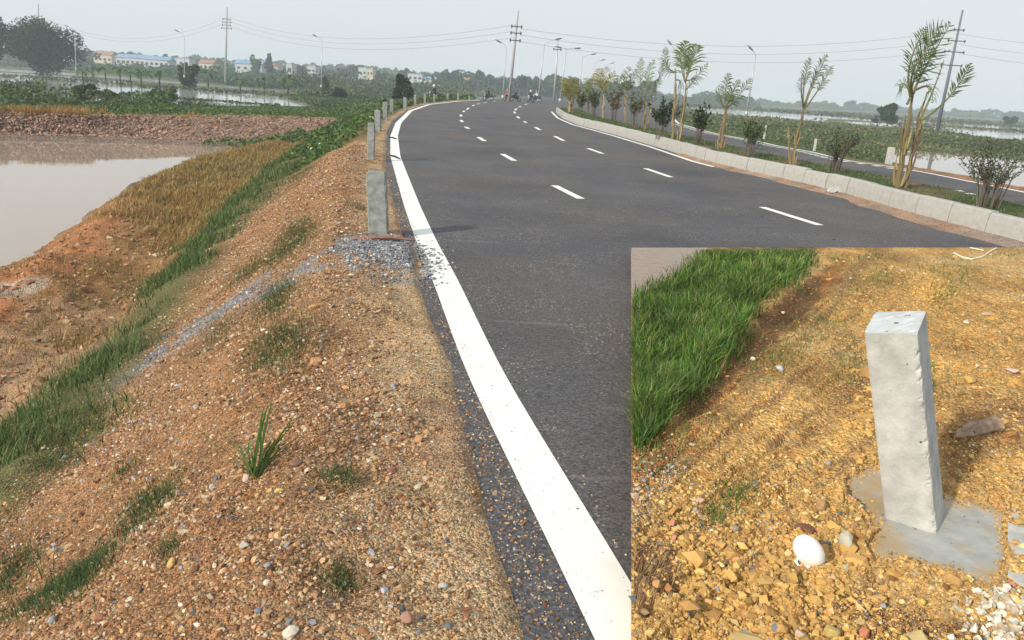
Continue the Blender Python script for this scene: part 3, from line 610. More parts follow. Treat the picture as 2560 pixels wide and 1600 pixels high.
# dry straw grass between the belt and the pond
n = 60000
Yg = np.exp(rng.uniform(math.log(6.5), math.log(44), n)); Cg = curx(Yg); t = rng.uniform(-.1, 1.0, n); Xg = Cg[3] * .25 + Cg[4] * .75 + (Cg[6] + .15 - Cg[4]) * t
m = fbm(Xg * .9, Yg * .9, 3, 73); keep = (m + rng.normal(0, .15, n) > .36 - sst(13, 21, Yg) * .80 + .8 * sst(.3, .75, t + .25 * m) * sst(28, 15, Yg)); Xg, Yg = Xg[keep], Yg[keep]; n = len(Xg)
P = np.stack([Xg, Yg, hL(Xg, Yg) - .01], -1); V, Fc, cc = blades(P, rng.uniform(.05, .22, n) * (.6 + .7 * vnoise(Xg * 1.5, Yg * 1.5, 12)), .005 + .0010 * Yg, jcol(pick([(.36, .24, .085), (.27, .17, .06), (.42, .32, .14), (.14, .15, .05)], [5, 4, 2, 1.4], n), n, .22), .9, 2)
tag(mesh_np('dry_grass', V, Fc, M['leaf'], None, cc), 'dry golden brown grass on the bank between pond and green belt', 'grass', kind='stuff')
n = 9000; Yg = np.exp(rng.uniform(math.log(5), math.log(15), n)); Cg = curx(Yg); Xg = Cg[4] + (Cg[6] - Cg[4]) * rng.uniform(-.15, .85, n); m = fbm(Xg * 1.6, Yg * 1.6, 4, 173); k = m > .12 + rng.normal(0, .06, n); Xg, Yg = Xg[k], Yg[k]; n = len(Xg); P = np.stack([Xg, Yg, hL(Xg, Yg) - .01], -1)
V, Fc, cc = blades(P, rng.uniform(.05, .24, n), .010, jcol(pick([(.26, .19, .07), (.17, .15, .05), (.12, .14, .04), (.14, .09, .05)], [4, 3, 3, 3], n), n, .25), 1.0, 3); tag(mesh_np('dry_grass', V, Fc, M['leaf'], None, cc), 'olive brown tufts on the bare earth ledge by the near pond edge', 'grass', kind='stuff')
n = 5000; Yg = np.exp(rng.uniform(math.log(5), math.log(20), n)); Cg = curx(Yg); Xg = Cg[4] + (Cg[6] + .1 - Cg[4]) * rng.uniform(-.1, 1, n); P = np.stack([Xg, Yg, hL(Xg, Yg)], -1); V, Fc, cc = scatter_stones(P, np.exp(rng.normal(math.log(.022), .5, n)), jcol(pick([(.34, .18, .09), (.25, .14, .075), (.40, .29, .19)], [4, 3, 2], n), n, .18, .04), .7, .3); tag(mesh_np('earth_clods', V, Fc, M['stone'], None, cc), 'reddish earth clods on the ledge along the near pond edge', 'earth', kind='stuff')
# low leafy growth on the far slope, beside the guard posts, and on the pond bank crest
def ground_cover(name, P, h, s, pal, wts, label, up=.4):
    n = len(P); P = P.copy(); P[:, 2] += rng.uniform(0, 1, n) ** 1.5 * h
    V, Fc, cc = leaves(P, s, jcol(pick(pal, wts, n), n, .28), up); return tag(mesh_np(name, V, Fc, M['leaf'], None, cc), label, 'ground cover', kind='stuff')
n = 42000; Yg = np.exp(rng.uniform(math.log(24), math.log(112), n)); Cg = curx(Yg); Xg = Cg[1] - .5 - rng.random(n) * (Cg[1] - .5 - Cg[6] + 2.5)
k = (fbm(Xg * .8, Yg * .8, 3, 74) + sst(20, 34, Yg) * .9 - .55 * sst(1.6, .4, Cg[1] - Xg) > .1) & ((Yg > 44) | (Xg > Cg[3] * .6 + Cg[4] * .4 + (Yg < 30) * 1.0)); Xg, Yg = Xg[k], Yg[k]
ground_cover('undergrowth', np.stack([Xg, Yg, np.maximum(hL(Xg, Yg), ZF - .2)], -1), .08 + .005 * Yg, .04 + .0042 * Yg, [(.075, .14, .035), (.11, .18, .045), (.045, .09, .03), (.14, .13, .05)], [5, 4, 4, 1], 'low green plants covering the embankment behind the guard posts')
n = 30000; xb = rng.uniform(-34, -6.0, n); tb = rng.uniform(3.15, 6, n); P = bank_pt(xb, tb); hb = (.25 + .75 * sst(-.1, .5, fbm(P[:, 0] * .22, P[:, 1] * .22, 2, 75))) * sst(3.0, 4.2, tb)
pxx = proj(P)[0]; hb = hb * (1 - .86 * sst(400, 470, pxx)); k = rng.random(n) < .35 + .65 * sst(3.3, 3.9, tb + .3 * fbm(xb * .6, tb, 2, 76)); P, hb = P[k], hb[k]; P[:, 2] += 0
ground_cover('undergrowth', P, hb, .22, [(.075, .14, .035), (.11, .18, .045), (.045, .09, .03), (.12, .13, .05)], [5, 3, 4, 1], 'mixed green plants on top of the pond bank')
n = 13000; xb = rng.uniform(-34, -8, n); P = bank_pt(xb, rng.uniform(2.85, 3.6, n)); pxx = proj(P)[0]; k = fbm(xb * .5, P[:, 1], 2, 77) > -.25 + .75 * sst(180, 330, pxx); P = P[k]; n = len(P)
V, Fc, cc = blades(P, rng.uniform(.15, .55, n), .05, jcol(pick([(.40, .22, .07), (.30, .15, .06), (.2, .2, .06)], [5, 3, 2], n), n, .22), .8, 2); tag(mesh_np('dry_grass', V, Fc, M['leaf'], None, cc), 'rust coloured dry grass along the crest of the clod bank', 'grass', kind='stuff')
# clods of earth on the bank wall
n = 7000; xb = rng.uniform(-33, -7, n); P = bank_pt(xb, rng.uniform(1.6, 3.1, n)); P[:, 1] -= .12
V, Fc, cc = scatter_stones(P, rng.uniform(.03, .10, n), jcol(pick([(.29, .19, .14), (.18, .12, .09), (.36, .26, .20)], [4, 3, 2], n), n, .15, .03), .7, .3); tag(mesh_np('earth_clods', V, Fc, M['stone'], None, cc), 'pinkish dried mud clods heaped on the far pond bank', 'earth', kind='stuff')

# field vegetation, right side and far left: sheets of leafy clumps over the plain
def field_cover(name, poly, n, h, s, pal, wts, label, z=ZF, patch=.0, seed=80, px_uniform=True):
    poly = np.array(poly, float); x0, y0 = poly.min(0); x1, y1 = poly.max(0)
    q = np.stack([rng.uniform(x0, x1, n * 3), rng.uniform(y0, y1, n * 3)], 1); inside = np.zeros(len(q), bool)
    for (ax, ay), (bx, by) in zip(poly, np.roll(poly, -1, 0)):
        c = ((ay > q[:, 1]) != (by > q[:, 1])) & (q[:, 0] < (bx - ax) * (q[:, 1] - ay) / (by - ay + 1e-9) + ax); inside ^= c
    q = q[inside][:n]; P = np.array(at(q[:, 0], q[:, 1], z)); k = fbm(P[:, 0] * .06, P[:, 1] * .03, 3, seed) > patch - .6; P = P[k]; D = P[:, 1]
    P[:, 2] += rng.random(len(P)) ** 1.3 * h * (.12 + 1.5 * sst(-.25, .6, fbm(P[:, 0] * .14, P[:, 1] * .06, 4, seed + 1)))
    big_ = fbm(P[:, 0] * .05, P[:, 1] * .022, 4, seed + 3)[:, None]; cl = pick(pal, wts, len(P)) * (1 + .7 * big_); cl = cl + (np.array([.16, .14, .07]) - cl) * np.clip(big_ * 1.6 - .1, 0, .75); V, Fc, cc = leaves(P, s * D / 100 * rng.uniform(.5, 1.2, len(P)), jcol(cl, len(P), .28), .3); return tag(mesh_np(name, V, Fc, M['leaf'], None, cc), label, 'ground cover', kind='stuff')
FG = [(.06, .105, .035), (.09, .14, .045), (.04, .075, .03), (.15, .15, .07)]
field_cover('field_growth', [(1700, 283), (1960, 297), (2130, 312), (2330, 326), (2480, 346), (2700, 358), (3300, 400), (3000, 415), (2560, 389), (2400, 380), (2230, 374), (2215, 402), (2130, 396), (1990, 372), (1860, 345), (1770, 326), (1705, 306)], 30000, .75, .40, [(.075, .115, .035), (.11, .145, .05), (.045, .08, .03), (.19, .18, .08)], [5, 4, 5, 2.5], 'green scrub between the far carriageway and the ponds', seed=82)
field_cover('field_growth', [(2130, 296), (2330, 306), (2560, 320), (2560, 318), (2330, 303), (2130, 293)], 800, .5, .5, FG, [5, 1, 6, 1], 'dark weedy bund between the ponds on the right', seed=84)
field_cover('field_growth', [(2240, 306.5), (2560, 327), (2900, 347), (2900, 351), (2560, 330.5), (2240, 311)], 2600, .5, .5, [(.04, .05, .03), (.06, .07, .035)], [5, 3], 'low dark bund dividing the large pond on the right', seed=85, patch=-9)
field_cover('field_growth', [(1380, 238), (1560, 248), (1700, 258), (1960, 274), (2130, 284), (2560, 308), (2560, 317), (2130, 293), (1960, 281), (1700, 266), (1560, 258), (1380, 243)], 9000, .8, .5, [(.05, .075, .035), (.09, .10, .05), (.04, .06, .03)], [4, 3, 4], 'hazy green fields on the plain below the right horizon', seed=86)
field_cover('field_growth', [(420, 268), (480, 264), (640, 272), (900, 277), (960, 264), (930, 277), (800, 286), (420, 282)], 5000, .35, .45, FG, [5, 4, 3, 1], 'low green plants behind the right half of the pond bank', seed=93)
field_cover('field_growth', [(0, 247), (100, 247), (260, 262), (430, 268), (430, 280), (0, 268)], 6000, 1.3, .5, FG, [5, 4, 3, 1], 'green plants behind the pond bank', seed=87)
field_cover('field_growth', [(-50, 163), (200, 176), (420, 196), (640, 218), (900, 234), (1120, 241), (1240, 239), (1240, 230), (1100, 224), (900, 212), (640, 188), (420, 170), (200, 155), (-50, 146)], 46000, 3.6, .42, [(.04, .07, .03), (.055, .10, .04), (.028, .05, .026), (.08, .11, .05)], [4, 5, 4, 1], 'belt of bushes and banana plants before the village', seed=88, patch=-9)
field_cover('field_growth', [(700, 240), (900, 238), (1130, 244), (1180, 249), (1060, 256), (960, 262), (880, 270), (780, 262)], 7000, .9, .5, FG, [5, 5, 3, 1], 'green paddy edge left of the guard posts', seed=89)
field_cover('field_growth', [(0, 187), (200, 199), (420, 215), (640, 232), (760, 244), (760, 248), (640, 237), (420, 221), (200, 205), (0, 193)], 4500, .5, .5, [(.13, .13, .08), (.07, .10, .04), (.05, .08, .03)], [3, 4, 4], 'grassy bund between the ponds on the left', seed=90)
field_cover('field_growth', [(300, 232), (560, 252), (700, 262), (700, 266), (560, 257), (300, 239)], 1500, .4, .5, FG, [4, 3, 4, 1], 'thin weedy bund across the left pond', seed=91)
field_cover('field_growth', [(0, 204), (120, 206), (120, 226), (60, 232), (0, 232)], 400, .3, .6, [(.10, .10, .08), (.07, .09, .04)], [3, 4], 'marshy growth at the left edge of the pond', seed=92)

# ------------------------------------------------------------------ patches and tufts on the gravel slope
def tuft_patch(name, q, rad, nb, h, wd, label, pal=GR, lean=.9):
    nb = int(nb * 2.6); c = hitL([q[0]], [q[1]])[0]; r = rng.normal(0, 1.25, (nb, 2)) * np.array(rad); h = h * .72; wd = wd * .8
    X = c[0] + r[:, 0] + r[:, 1] * -.3; Y = c[1] + r[:, 1]; P = np.stack([X, Y, hL(X, Y) - .005], -1)
    V, Fc, cc = blades(P, rng.uniform(.5, 1, nb) * h, wd, jcol(pick(pal, [5, 5, 3, 1, 3][:len(pal)], nb) * .8, nb, .3), lean * 1.2, 3)
    return tag(mesh_np(name, V, Fc, M['leaf'], None, cc, loc=c), label, 'grass', kind='stuff')
TP = [((740, 590), (.13, .5), 900, .13, 'dark green grass patch left of the nearest guard post'), ((700, 640), (.1, .4), 350, .11, 'thin grass streak below the patch by the nearest guard post'),
      ((625, 680), (.16, .3), 500, .13, 'grass patch at the upper end of the grey gravel streak'), ((690, 755), (.10, .36), 600, .13, 'long grass streak just below the grey gravel streak'),
      ((700, 870), (.13, .22), 700, .12, 'bright green grass patch in mid slope above the big tuft'), ((540, 850), (.12, .28), 350, .09, 'sparse grass beside the grey gravel streak'),
      ((790, 395), (.45, 1.4), 900, .28, 'dark weeds on the ridge of the gravel slope'), ((745, 440), (.3, 1.4), 700, .22, 'grass streak below the ridge weeds'), ((650, 480), (.25, 1.3), 500, .16, 'pale grass strip between gravel ribs far down the slope'),
      ((310, 1180), (.05, .05), 60, .10, 'small leafy seedling on the left of the slope'), ((370, 1270), (.09, .13), 500, .10, 'spreading grass patch low on the near slope'), ((200, 1440), (.08, .13), 650, .11, 'grass patch in the lower left corner'),
      ((100, 1500), (.08, .08), 300, .09, 'grass clump nearest the lower left corner'), ((420, 1375), (.03, .04), 60, .08, 'tiny pale green seedling in the lower gravel'), ((850, 1195), (.045, .05), 160, .07, 'small dark weed right of the big tuft'),
      ((855, 1475), (.03, .04), 120, .07, 'small green sprig near the bottom of the shoulder'), ((140, 1160), (.12, .1), 260, .1, 'sparse grass beside the green belt on the near slope'), ((900, 520), (.08, .2), 120, .1, 'little weed left of the nearest guard post foot'), ((30, 1440), (.06, .1), 220, .1, 'grass clump at the left picture edge')]
for q, rad, nb, h, lb in TP: tuft_patch('grass_clump', q, rad, nb, h, .006, lb)
# big foreground tuft
c = hitL([640], [1205])[0]; root = empty('grass_tuft', c); tag(root, 'large spiky grass tuft standing alone on the gravel', 'grass')
spk = [((505, 1090), 1), ((520, 1120), .8), ((560, 1085), .8), ((668, 1020), 1.3), ((655, 1060), .9), ((720, 1060), 1), ((700, 1100), .9), ((545, 1150), .8), ((600, 1120), .7), ((625, 1110), .7), ((690, 1135), .7), ((735, 1095), .6), ((580, 1160), .6), ((672, 1120), .8)]
mb = MB()
for (q, s) in spk:
    for k in range(4):
        T = atY(640 + (q[0] - 640) * 1.08 + rng.normal(0, 11), 1205 + (q[1] - 1205) * 1.08 + rng.normal(0, 9), c[1] + rng.uniform(-.12, .12)); b = c + np.array([rng.normal(0, .012), rng.normal(0, .012), -.005])
        m_ = (b + T) / 2 + np.array([0, 0, .03]); pts = [b + (m_ - b) * t * 2 if t < .5 else m_ + (T - m_) * (t - .5) * 2 for t in np.linspace(0, 1, 7)]
        wd = np.array([.6, .9, 1, .95, .85, .7, .25]) * .0040 * (1.4 if s > 1 else 1) ; pts = np.array(pts); d = pts[-1] - pts[0]; sd_ = np.cross(d, [0, .6, .8]); sd_ /= np.linalg.norm(sd_)
        V = np.concatenate([pts - sd_ * wd[:, None], pts + sd_ * wd[:, None]]); Q = [[i, i + 1, i + 8, i + 7] for i in range(6)]
        mb.add(V, Q, None, jcol(pick(GR[:3], [3, 4, 4], 1)[0] * 1.1, len(V), .05))
mb.build('blades', M['leaf'], root, loc=None, col=True).matrix_parent_inverse = Matrix.Translation(-Vector(c))

# stones one can tell apart
def rock(name, P, size, col, label, cat='rock', squash=(1, .8, .55), rz=0, seed=0, mat='stone', group=None, sub=2):
    r = np.random.default_rng(seed + 100); bm = bmesh.new(); bmesh.ops.create_icosphere(bm, subdivisions=sub, radius=1)
    co = np.array([v.co[:] for v in bm.verts]); pl = r.normal(size=(9, 3)); pl /= np.linalg.norm(pl, axis=1)[:, None]
    for p_ in pl:                                     # chop facets
        dd = co @ p_ - r.uniform(.5, .85); co = co - np.maximum(dd, 0)[:, None] * p_
    co = co * np.array(squash) * size; cs, sn = math.cos(rz), math.sin(rz); co = co @ np.array([[cs, sn, 0], [-sn, cs, 0], [0, 0, 1]]).astype(float)
    co[:, 2] -= co[:, 2].min() + size * squash[2] * .3
    Fc = np.array([[v.index for v in f.verts] for f in bm.faces]); bm.free()
    o = mesh_np(name, co, Fc, M[mat], None, jcol(np.array(col), len(co), .08, .02) if mat == 'stone' else None); o.location = Vector([float(v) for v in P]); return tag(o, label, cat, group)
RK = [((610, 1370), .035, (.44, .42, .36), 'pale angular stone in the lower gravel'), ((490, 1025), .03, (.36, .33, .28), 'grey stone high on the near slope'), ((430, 1028), .024, (.6, .56, .48), 'small white stone chip high on the near slope'),
      ((445, 1115), .02, (.25, .30, .31), 'bluish grey pebble left of the big grass tuft'), ((530, 1222), .024, (.42, .42, .42), 'pale grey stone just below the big grass tuft'), ((740, 1168), .04, (.20, .12, .09), 'dark brown clod right of the big grass tuft'),
      ((700, 1235), .03, (.52, .38, .15), 'yellow sandstone lump under the big grass tuft'), ((430, 1415), .035, (.50, .32, .12), 'orange yellow lump beside the seedling'), ((670, 1425), .022, (.28, .30, .30), 'round grey pebble in the lower gravel'), ((980, 1180), .03, (.27, .12, .09), 'dull red stone in the shoulder soil'),
      ((1045, 1228), .03, (.48, .42, .28), 'pale tan flat stone on the shoulder'), ((1020, 1560), .04, (.33, .19, .14), 'flat reddish stone at the bottom of the shoulder'), ((960, 1485), .02, (.40, .40, .45), 'light grey pebble at the bottom of the shoulder'), ((1005, 1535), .02, (.08, .09, .1), 'black pebble above the flat reddish stone'),
      ((985, 970), .032, (.25, .25, .27), 'grey flat stone half buried in the shoulder sand'), ((725, 1590), .04, (.6, .55, .45), 'cream stone cut by the bottom picture edge'), ((785, 775), .05, (.42, .24, .10), 'orange clod above mid slope'), ((130, 1560), .03, (.25, .27, .28), 'grey stone in the lower left corner'),
      ((1105, 1480), .025, (.40, .41, .38), 'pale stone near the shoulder edge at the bottom'), ((250, 1550), .032, (.3, .13, .08), 'brown red stone in the lower left gravel'), ((645, 1540), .02, (.2, .22, .3), 'blue grey pebble near the bottom edge')]
for i, (q, s, col, lb) in enumerate(RK):
    p = hitL([q[0]], [q[1]])[0]; rock('rock', p, s, col, lb, rz=rng.uniform(0, 6), seed=i)
p = hitL([388], [1058])[0]; rock('plastic_scrap', p, .018, (.03, .05, .3), 'small blue plastic scrap on the near slope', 'litter', (1, .5, .3), 1, 5, 'bluechip')
WR = [((738, 392), .30, 'white broken slab at the lower end of the ridge'), ((752, 383), .2, 'white chunk second from the lower end of the ridge'), ((772, 372), .24, 'flat white piece in mid ridge line'), ((783, 376), .25, 'dirty white slab just right of the mid ridge piece'), ((803, 362), .22, 'narrow white piece near the upper end of the ridge'), ((814, 354), .24, 'white sliver at the upper end of the ridge'), ((928, 302), .3, 'pale block behind the third guard post'), ((920, 306), .3, 'white block left of the third guard post foot')]
for i, (q, s, lb) in enumerate(WR):
    p = hitL([q[0]], [q[1]])[0]; rock('rubble', p, s, (.66, .64, .56), lb, 'rubble', (1, .5, .3), -.9, 40 + i, group='white rubble along the slope ridge')
# fallen reddish plank by the first post
A = hitL([878], [605])[0]; B = np.array(at(1060, 603, .05)); mb = MB(); Mi = (A + B) / 2 + np.array([0, 0, .05])
for (a, b_, r) in ((A + [0, 0, .03], Mi, .03),): pass
pts = [A + np.array([0, 0, .03]), A + (Mi - A) * .4 + np.array([0, 0, .03]), Mi, B + (Mi - B) * .3]; mb.tube(pts, [.012, .035, .03, .008], 5)
tag(mb.build('plank', M['plank'], loc=A), 'thin reddish plank lying on the gravel heap by the first guard post', 'plank')
# dark sticks lying over the white line
for a, b_, lb in (((975, 388), (1000, 397), 'dark stick across the white line beside the second guard post'), ((972, 343), (992, 347), 'thin dark strip across the far white line')):
    A, B = at(*a, .02), at(*b_, .02); mb = MB(); mb.tube([A, (A + B) / 2 + np.array([0, .05, .01]), B], [.02, .03, .015], 6); tag(mb.build('stick', M['rubber'], loc=A), lb, 'stick')

# ------------------------------------------------------------------ guard posts
def post_mesh(h, wd, seed):
    r = np.random.default_rng(seed); nz_ = 14; n = 4; V = []
    ch = .08 * wd; ring = [(-1, -1 + .12), (-1 + .12, -1), (1 - .12, -1), (1, -1 + .12), (1, 1 - .12), (1 - .12, 1), (-1 + .12, 1), (-1, 1 - .12)]
    zs = np.concatenate([np.linspace(-.3, h - .04, nz_), [h - .012, h]]); sc_ = np.concatenate([np.ones(nz_), [.94, .84]])
    for z, s in zip(zs, sc_):
        for x, y in ring: V.append([x * wd / 2 * s * (1 + r.normal(0, .025)), y * wd / 2 * s * (1 + r.normal(0, .025)), z + (r.normal(0, .004) if z > 0 else 0)])
    m = len(ring); Q = [[i * m + j, i * m + (j + 1) % m, (i + 1) * m + (j + 1) % m, (i + 1) * m + j] for i in range(len(zs) - 1) for j in range(m)]
    return np.array(V), np.array(Q), np.array([[ (len(zs) - 1) * m + j for j in range(m)]])
PB = [((947, 584), (957, 434), 51, 'nearest guard post, stout grey concrete with a stained foot by the gravel heap'), ((927, 400), (924, 312), 18, 'second guard post from the camera, on the gravel crest'), ((945, 326), (944, 278), 15, 'third guard post, pale and rising behind the second'),
      ((963, 299), (966, 257), 12, 'fourth guard post, pale top against green plants'), ((979, 287), (979, 250), 9, 'fifth guard post, greenish grey beside the fourth'), ((1013, 273), (1013, 245), 8, 'sixth guard post, alone where the white line bends'),
      ((1038, 263), (1038, 238), 6, 'seventh guard post along the bend'), ((1062, 260), (1062, 235), 5.5, 'eighth guard post, slim, left of the roadside rider'), ((1085, 256), (1086, 236), 5.5, 'ninth guard post, directly before the roadside rider'),
      ((1119, 252.5), (1121, 234), 5, 'tenth guard post, left one of the far pair'), ((1145, 251), (1147, 233), 5, 'eleventh guard post, right one of the far pair'), ((1173, 250.5), (1173, 241), 4, 'farthest short guard post before the riders')]
for i, (b, t, wpx, lb) in enumerate(PB):
    p = hitL([b[0]], [b[1]])[0] if i < 2 else at(b[0], b[1], .05)
    _, _, k = proj(p); h = math.hypot(b[0] - t[0], b[1] - t[1]) * k / F / .985; wd = wpx * k / F * .93
    V, Q, T = post_mesh(h, wd, i); V = np.vstack([V]); o = mesh_np('guard_post', V, [Q, T], M['concrete'], smooth=False)
    o.location = Vector([float(v) for v in p]); o.rotation_euler = (rng.normal(0, .015), -.045 if i == 0 else rng.normal(-.01, .015), .10 + rng.normal(0, .08))
    tag(o, lb, 'post', 'concrete guard posts along the left road edge')
for q, wpx, h_, lb in (((1911, 338), 4, 24, 'little white marker stake at the scrub edge, left one'), ((2035, 378), 5, 30, 'pale marker stake at the scrub edge left of the near pond'), ((2222, 405), 14, 36, 'broad pale concrete post at the corner of the near right pond')):
    p = at(*q, 0); _, _, k = proj(p); V, Q, T = post_mesh(h_ * k / F, wpx * k / F, 60 + wpx); o = mesh_np('marker_post', V, [Q, T], M['concrete_warm']); o.location = Vector([float(v) for v in p]); tag(o, lb, 'post')

# ------------------------------------------------------------------ lamps
def lamp(base_px, top_px, head_px, Y, label, second=None, r=.09):
    top = atY(top_px[0], top_px[1], Y); g = np.array([top[0], top[1], 0.0]); b = atY(base_px[0], base_px[1], Y)
    zb = -2.0 if b[2] < -.6 else min(b[2], 0.0); b = np.array([b[0], Y, zb]); 
    root = empty('street_lamp', b); tag(root, label, 'street lamp', 'street lamps along the road'); inv = Matrix.Translation(-Vector(b))
    mb = MB(); H = top[2] - zb; mb.tube([b, b + (top - b) * .5, top], [r * 1.2, r, r * .7], 8); mb.tube([b, b + np.array([0, 0, .6])], r * 2, 8); mb.build('pole', M['steel'], root, True).matrix_parent_inverse = inv
    for hp in [head_px] + ([second] if second else []):
        hd = atY(hp[0], hp[1], Y); c1 = top + np.array([(hd[0] - top[0]) * .25, 0, (hd[2] - top[2]) * .65])
        ts = np.linspace(0, 1, 8)[:, None]; pts = (1 - ts) ** 2 * top + 2 * ts * (1 - ts) * c1 + ts ** 2 * hd
        a = MB(); a.tube(pts, r * .5, 6); a.build('arm', M['steel'], root, True).matrix_parent_inverse = inv
        dr = hd - pts[-2]; dr /= np.linalg.norm(dr); e = MB(); e.tube([hd - dr * .15, hd + dr * .1, hd + dr * .5, hd + dr * .95], [.05, .11, .13, .04], 8); e.build('lamp_head', M['lampglass'], root, True).matrix_parent_inverse = inv
lamp((190, 175), (187, 78), (170, 66), 190, 'faint lamp just right of the big round tree')
lamp((461, 195), (461, 92), (446, 79), 165, 'left lamp standing before the blue roofed sheds')
lamp((803, 220), (805, 104), (791, 91), 155, 'lamp between the left pylon pole and the centre pole')
lamp((1257, 240), (1266, 120), (1252, 106), 125, 'lamp immediately left of the centre utility pole')
lamp((1345, 244), (1361, 112), (1389, 99), 120, 'nearest curved lamp right of the centre utility pole')
lamp((1400, 246), (1416, 124), (1438, 121), 125, 'double armed lamp behind the yellow green palm', second=(1402, 119))
lamp((1445, 246), (1457, 143), (1479, 136), 150, 'lamp behind the left palm cluster, arm to the right')
lamp((1480, 248), (1488, 158), (1503, 151), 175, 'small lamp rising from the left palm cluster')
lamp((1508, 250), (1513, 168), (1527, 159), 200, 'smallest farthest lamp above the palms')
lamp((1684, 268), (1693, 150), (1678, 111), 120, 'lamp partly hidden by the tallest middle palm', r=.1)
lamp((1866, 284), (1889, 142), (1881, 125), 105, 'lamp standing alone right of the short palm', r=.11)

# ------------------------------------------------------------------ utility poles and wires
def upole(base_px, top_px, Y, label, arms, r=.2, mat='pole'):
    top = atY(top_px[0], top_px[1], Y); b = atY(base_px[0], base_px[1], Y); b[2] = max(min(b[2], 0), -2.1); b[1] = Y
    root = empty('utility_pole', b); tag(root, label, 'utility pole', 'concrete utility poles'); inv = Matrix.Translation(-Vector(b))
    MB().tube([b, (b + top) / 2, top], [r * 1.25, r, r * .6], 8).build('pole', M[mat], root, True).matrix_parent_inverse = inv
    ends = []
    for (t, hw) in arms:
        c = b + (top - b) * t; mb = MB(); mb.box(c + np.array([0, -.12, 0]), (hw * 2, .12, .12)); mb.build('crossarm', M['dark'], root).matrix_parent_inverse = inv
        for s in (-1, 1):
            e = c + np.array([s * (hw - .1), -.12, 0]); i_ = MB(); i_.tube([e + [0, 0, .22], e + [0, 0, .1], e, e - [0, 0, .12], e - [0, 0, .24]], [.05, .11, .06, .11, .04], 7); i_.build('insulator', M['insul'], root, True).matrix_parent_inverse = inv
            if s == 1: ends.append(e)
    return ends
E0 = upole((95, 175), (96, 10), 230, 'utility pole rising behind the big round tree', [(.82, 1.2), (.78, 1.)], .22)
E1 = upole((563, 205), (568, 17), 200, 'utility pole in the left fields, tallest thing before the village', [(.84, 1.0), (.80, 1.1), (.76, 1.1), (.72, 1.3)], .22)
E2 = upole((1272, 250), (1296, 27), 108, 'leaning centre utility pole beside the riders', [(.83, .75), (.76, .75), (.68, .75)], .17)
E3 = upole((2343, 325), (2407, 25), 120, 'right utility pole standing behind the largest palm', [(.84, .8), (.75, 1.3), (.66, 1.5), (.55, 1.6)], .22, 'pole_dark')
E4 = upole((1385, 245), (1395, 100), 135, 'pale utility pole standing behind the centre lamps', [(.85, .7)], .16, 'steel')
def wire(A, B, sag, label):
    ts = np.linspace(0, 1, 24)[:, None]; P = A + (B - A) * ts; P[:, 2] -= (4 * ts * (1 - ts) * sag)[:, 0]; r_ = .010 + .00007 * P[:, 1]
    mb = MB(); mb.tube(P, r_, 4, caps=False); tag(mb.build('power_line', M['wire'], loc=A), label, 'power line', 'power lines')
for i, (a, b_, nm) in enumerate((((566, 40), (1290, 62), 'upper'), ((566, 50), (1286, 78), 'middle'), ((566, 62), (1284, 94), 'lower'))):
    wire(atY(*a, 200), atY(*b_, 108), 3.3, f'{nm} wire between the left and centre utility poles')
for i, (a, b_, nm) in enumerate((((1305, 72), (2392, 76), 'upper'), ((1303, 88), (2384, 100), 'middle'), ((1300, 104), (2376, 125), 'lower'))):
    wire(atY(*a, 108), atY(*b_, 120), 2.2, f'{nm} wire between the centre and right utility poles')
for i, (a, b_, nm) in enumerate((((2400, 85), (2900, 118), 'upper'), ((2398, 111), (2900, 145), 'middle'), ((2395, 132), (2900, 178), 'lower'))):
    wire(atY(*a, 120), atY(*b_, 95), .6, f'{nm} wire from the right pole to the right picture edge')
for i, (a, b_, nm) in enumerate((((96, 38), (566, 44), 'upper'), ((96, 44), (566, 56), 'lower'))):
    wire(atY(*a, 230), atY(*b_, 200), 5.5, f'{nm} wire from the tree pole to the left field pole')

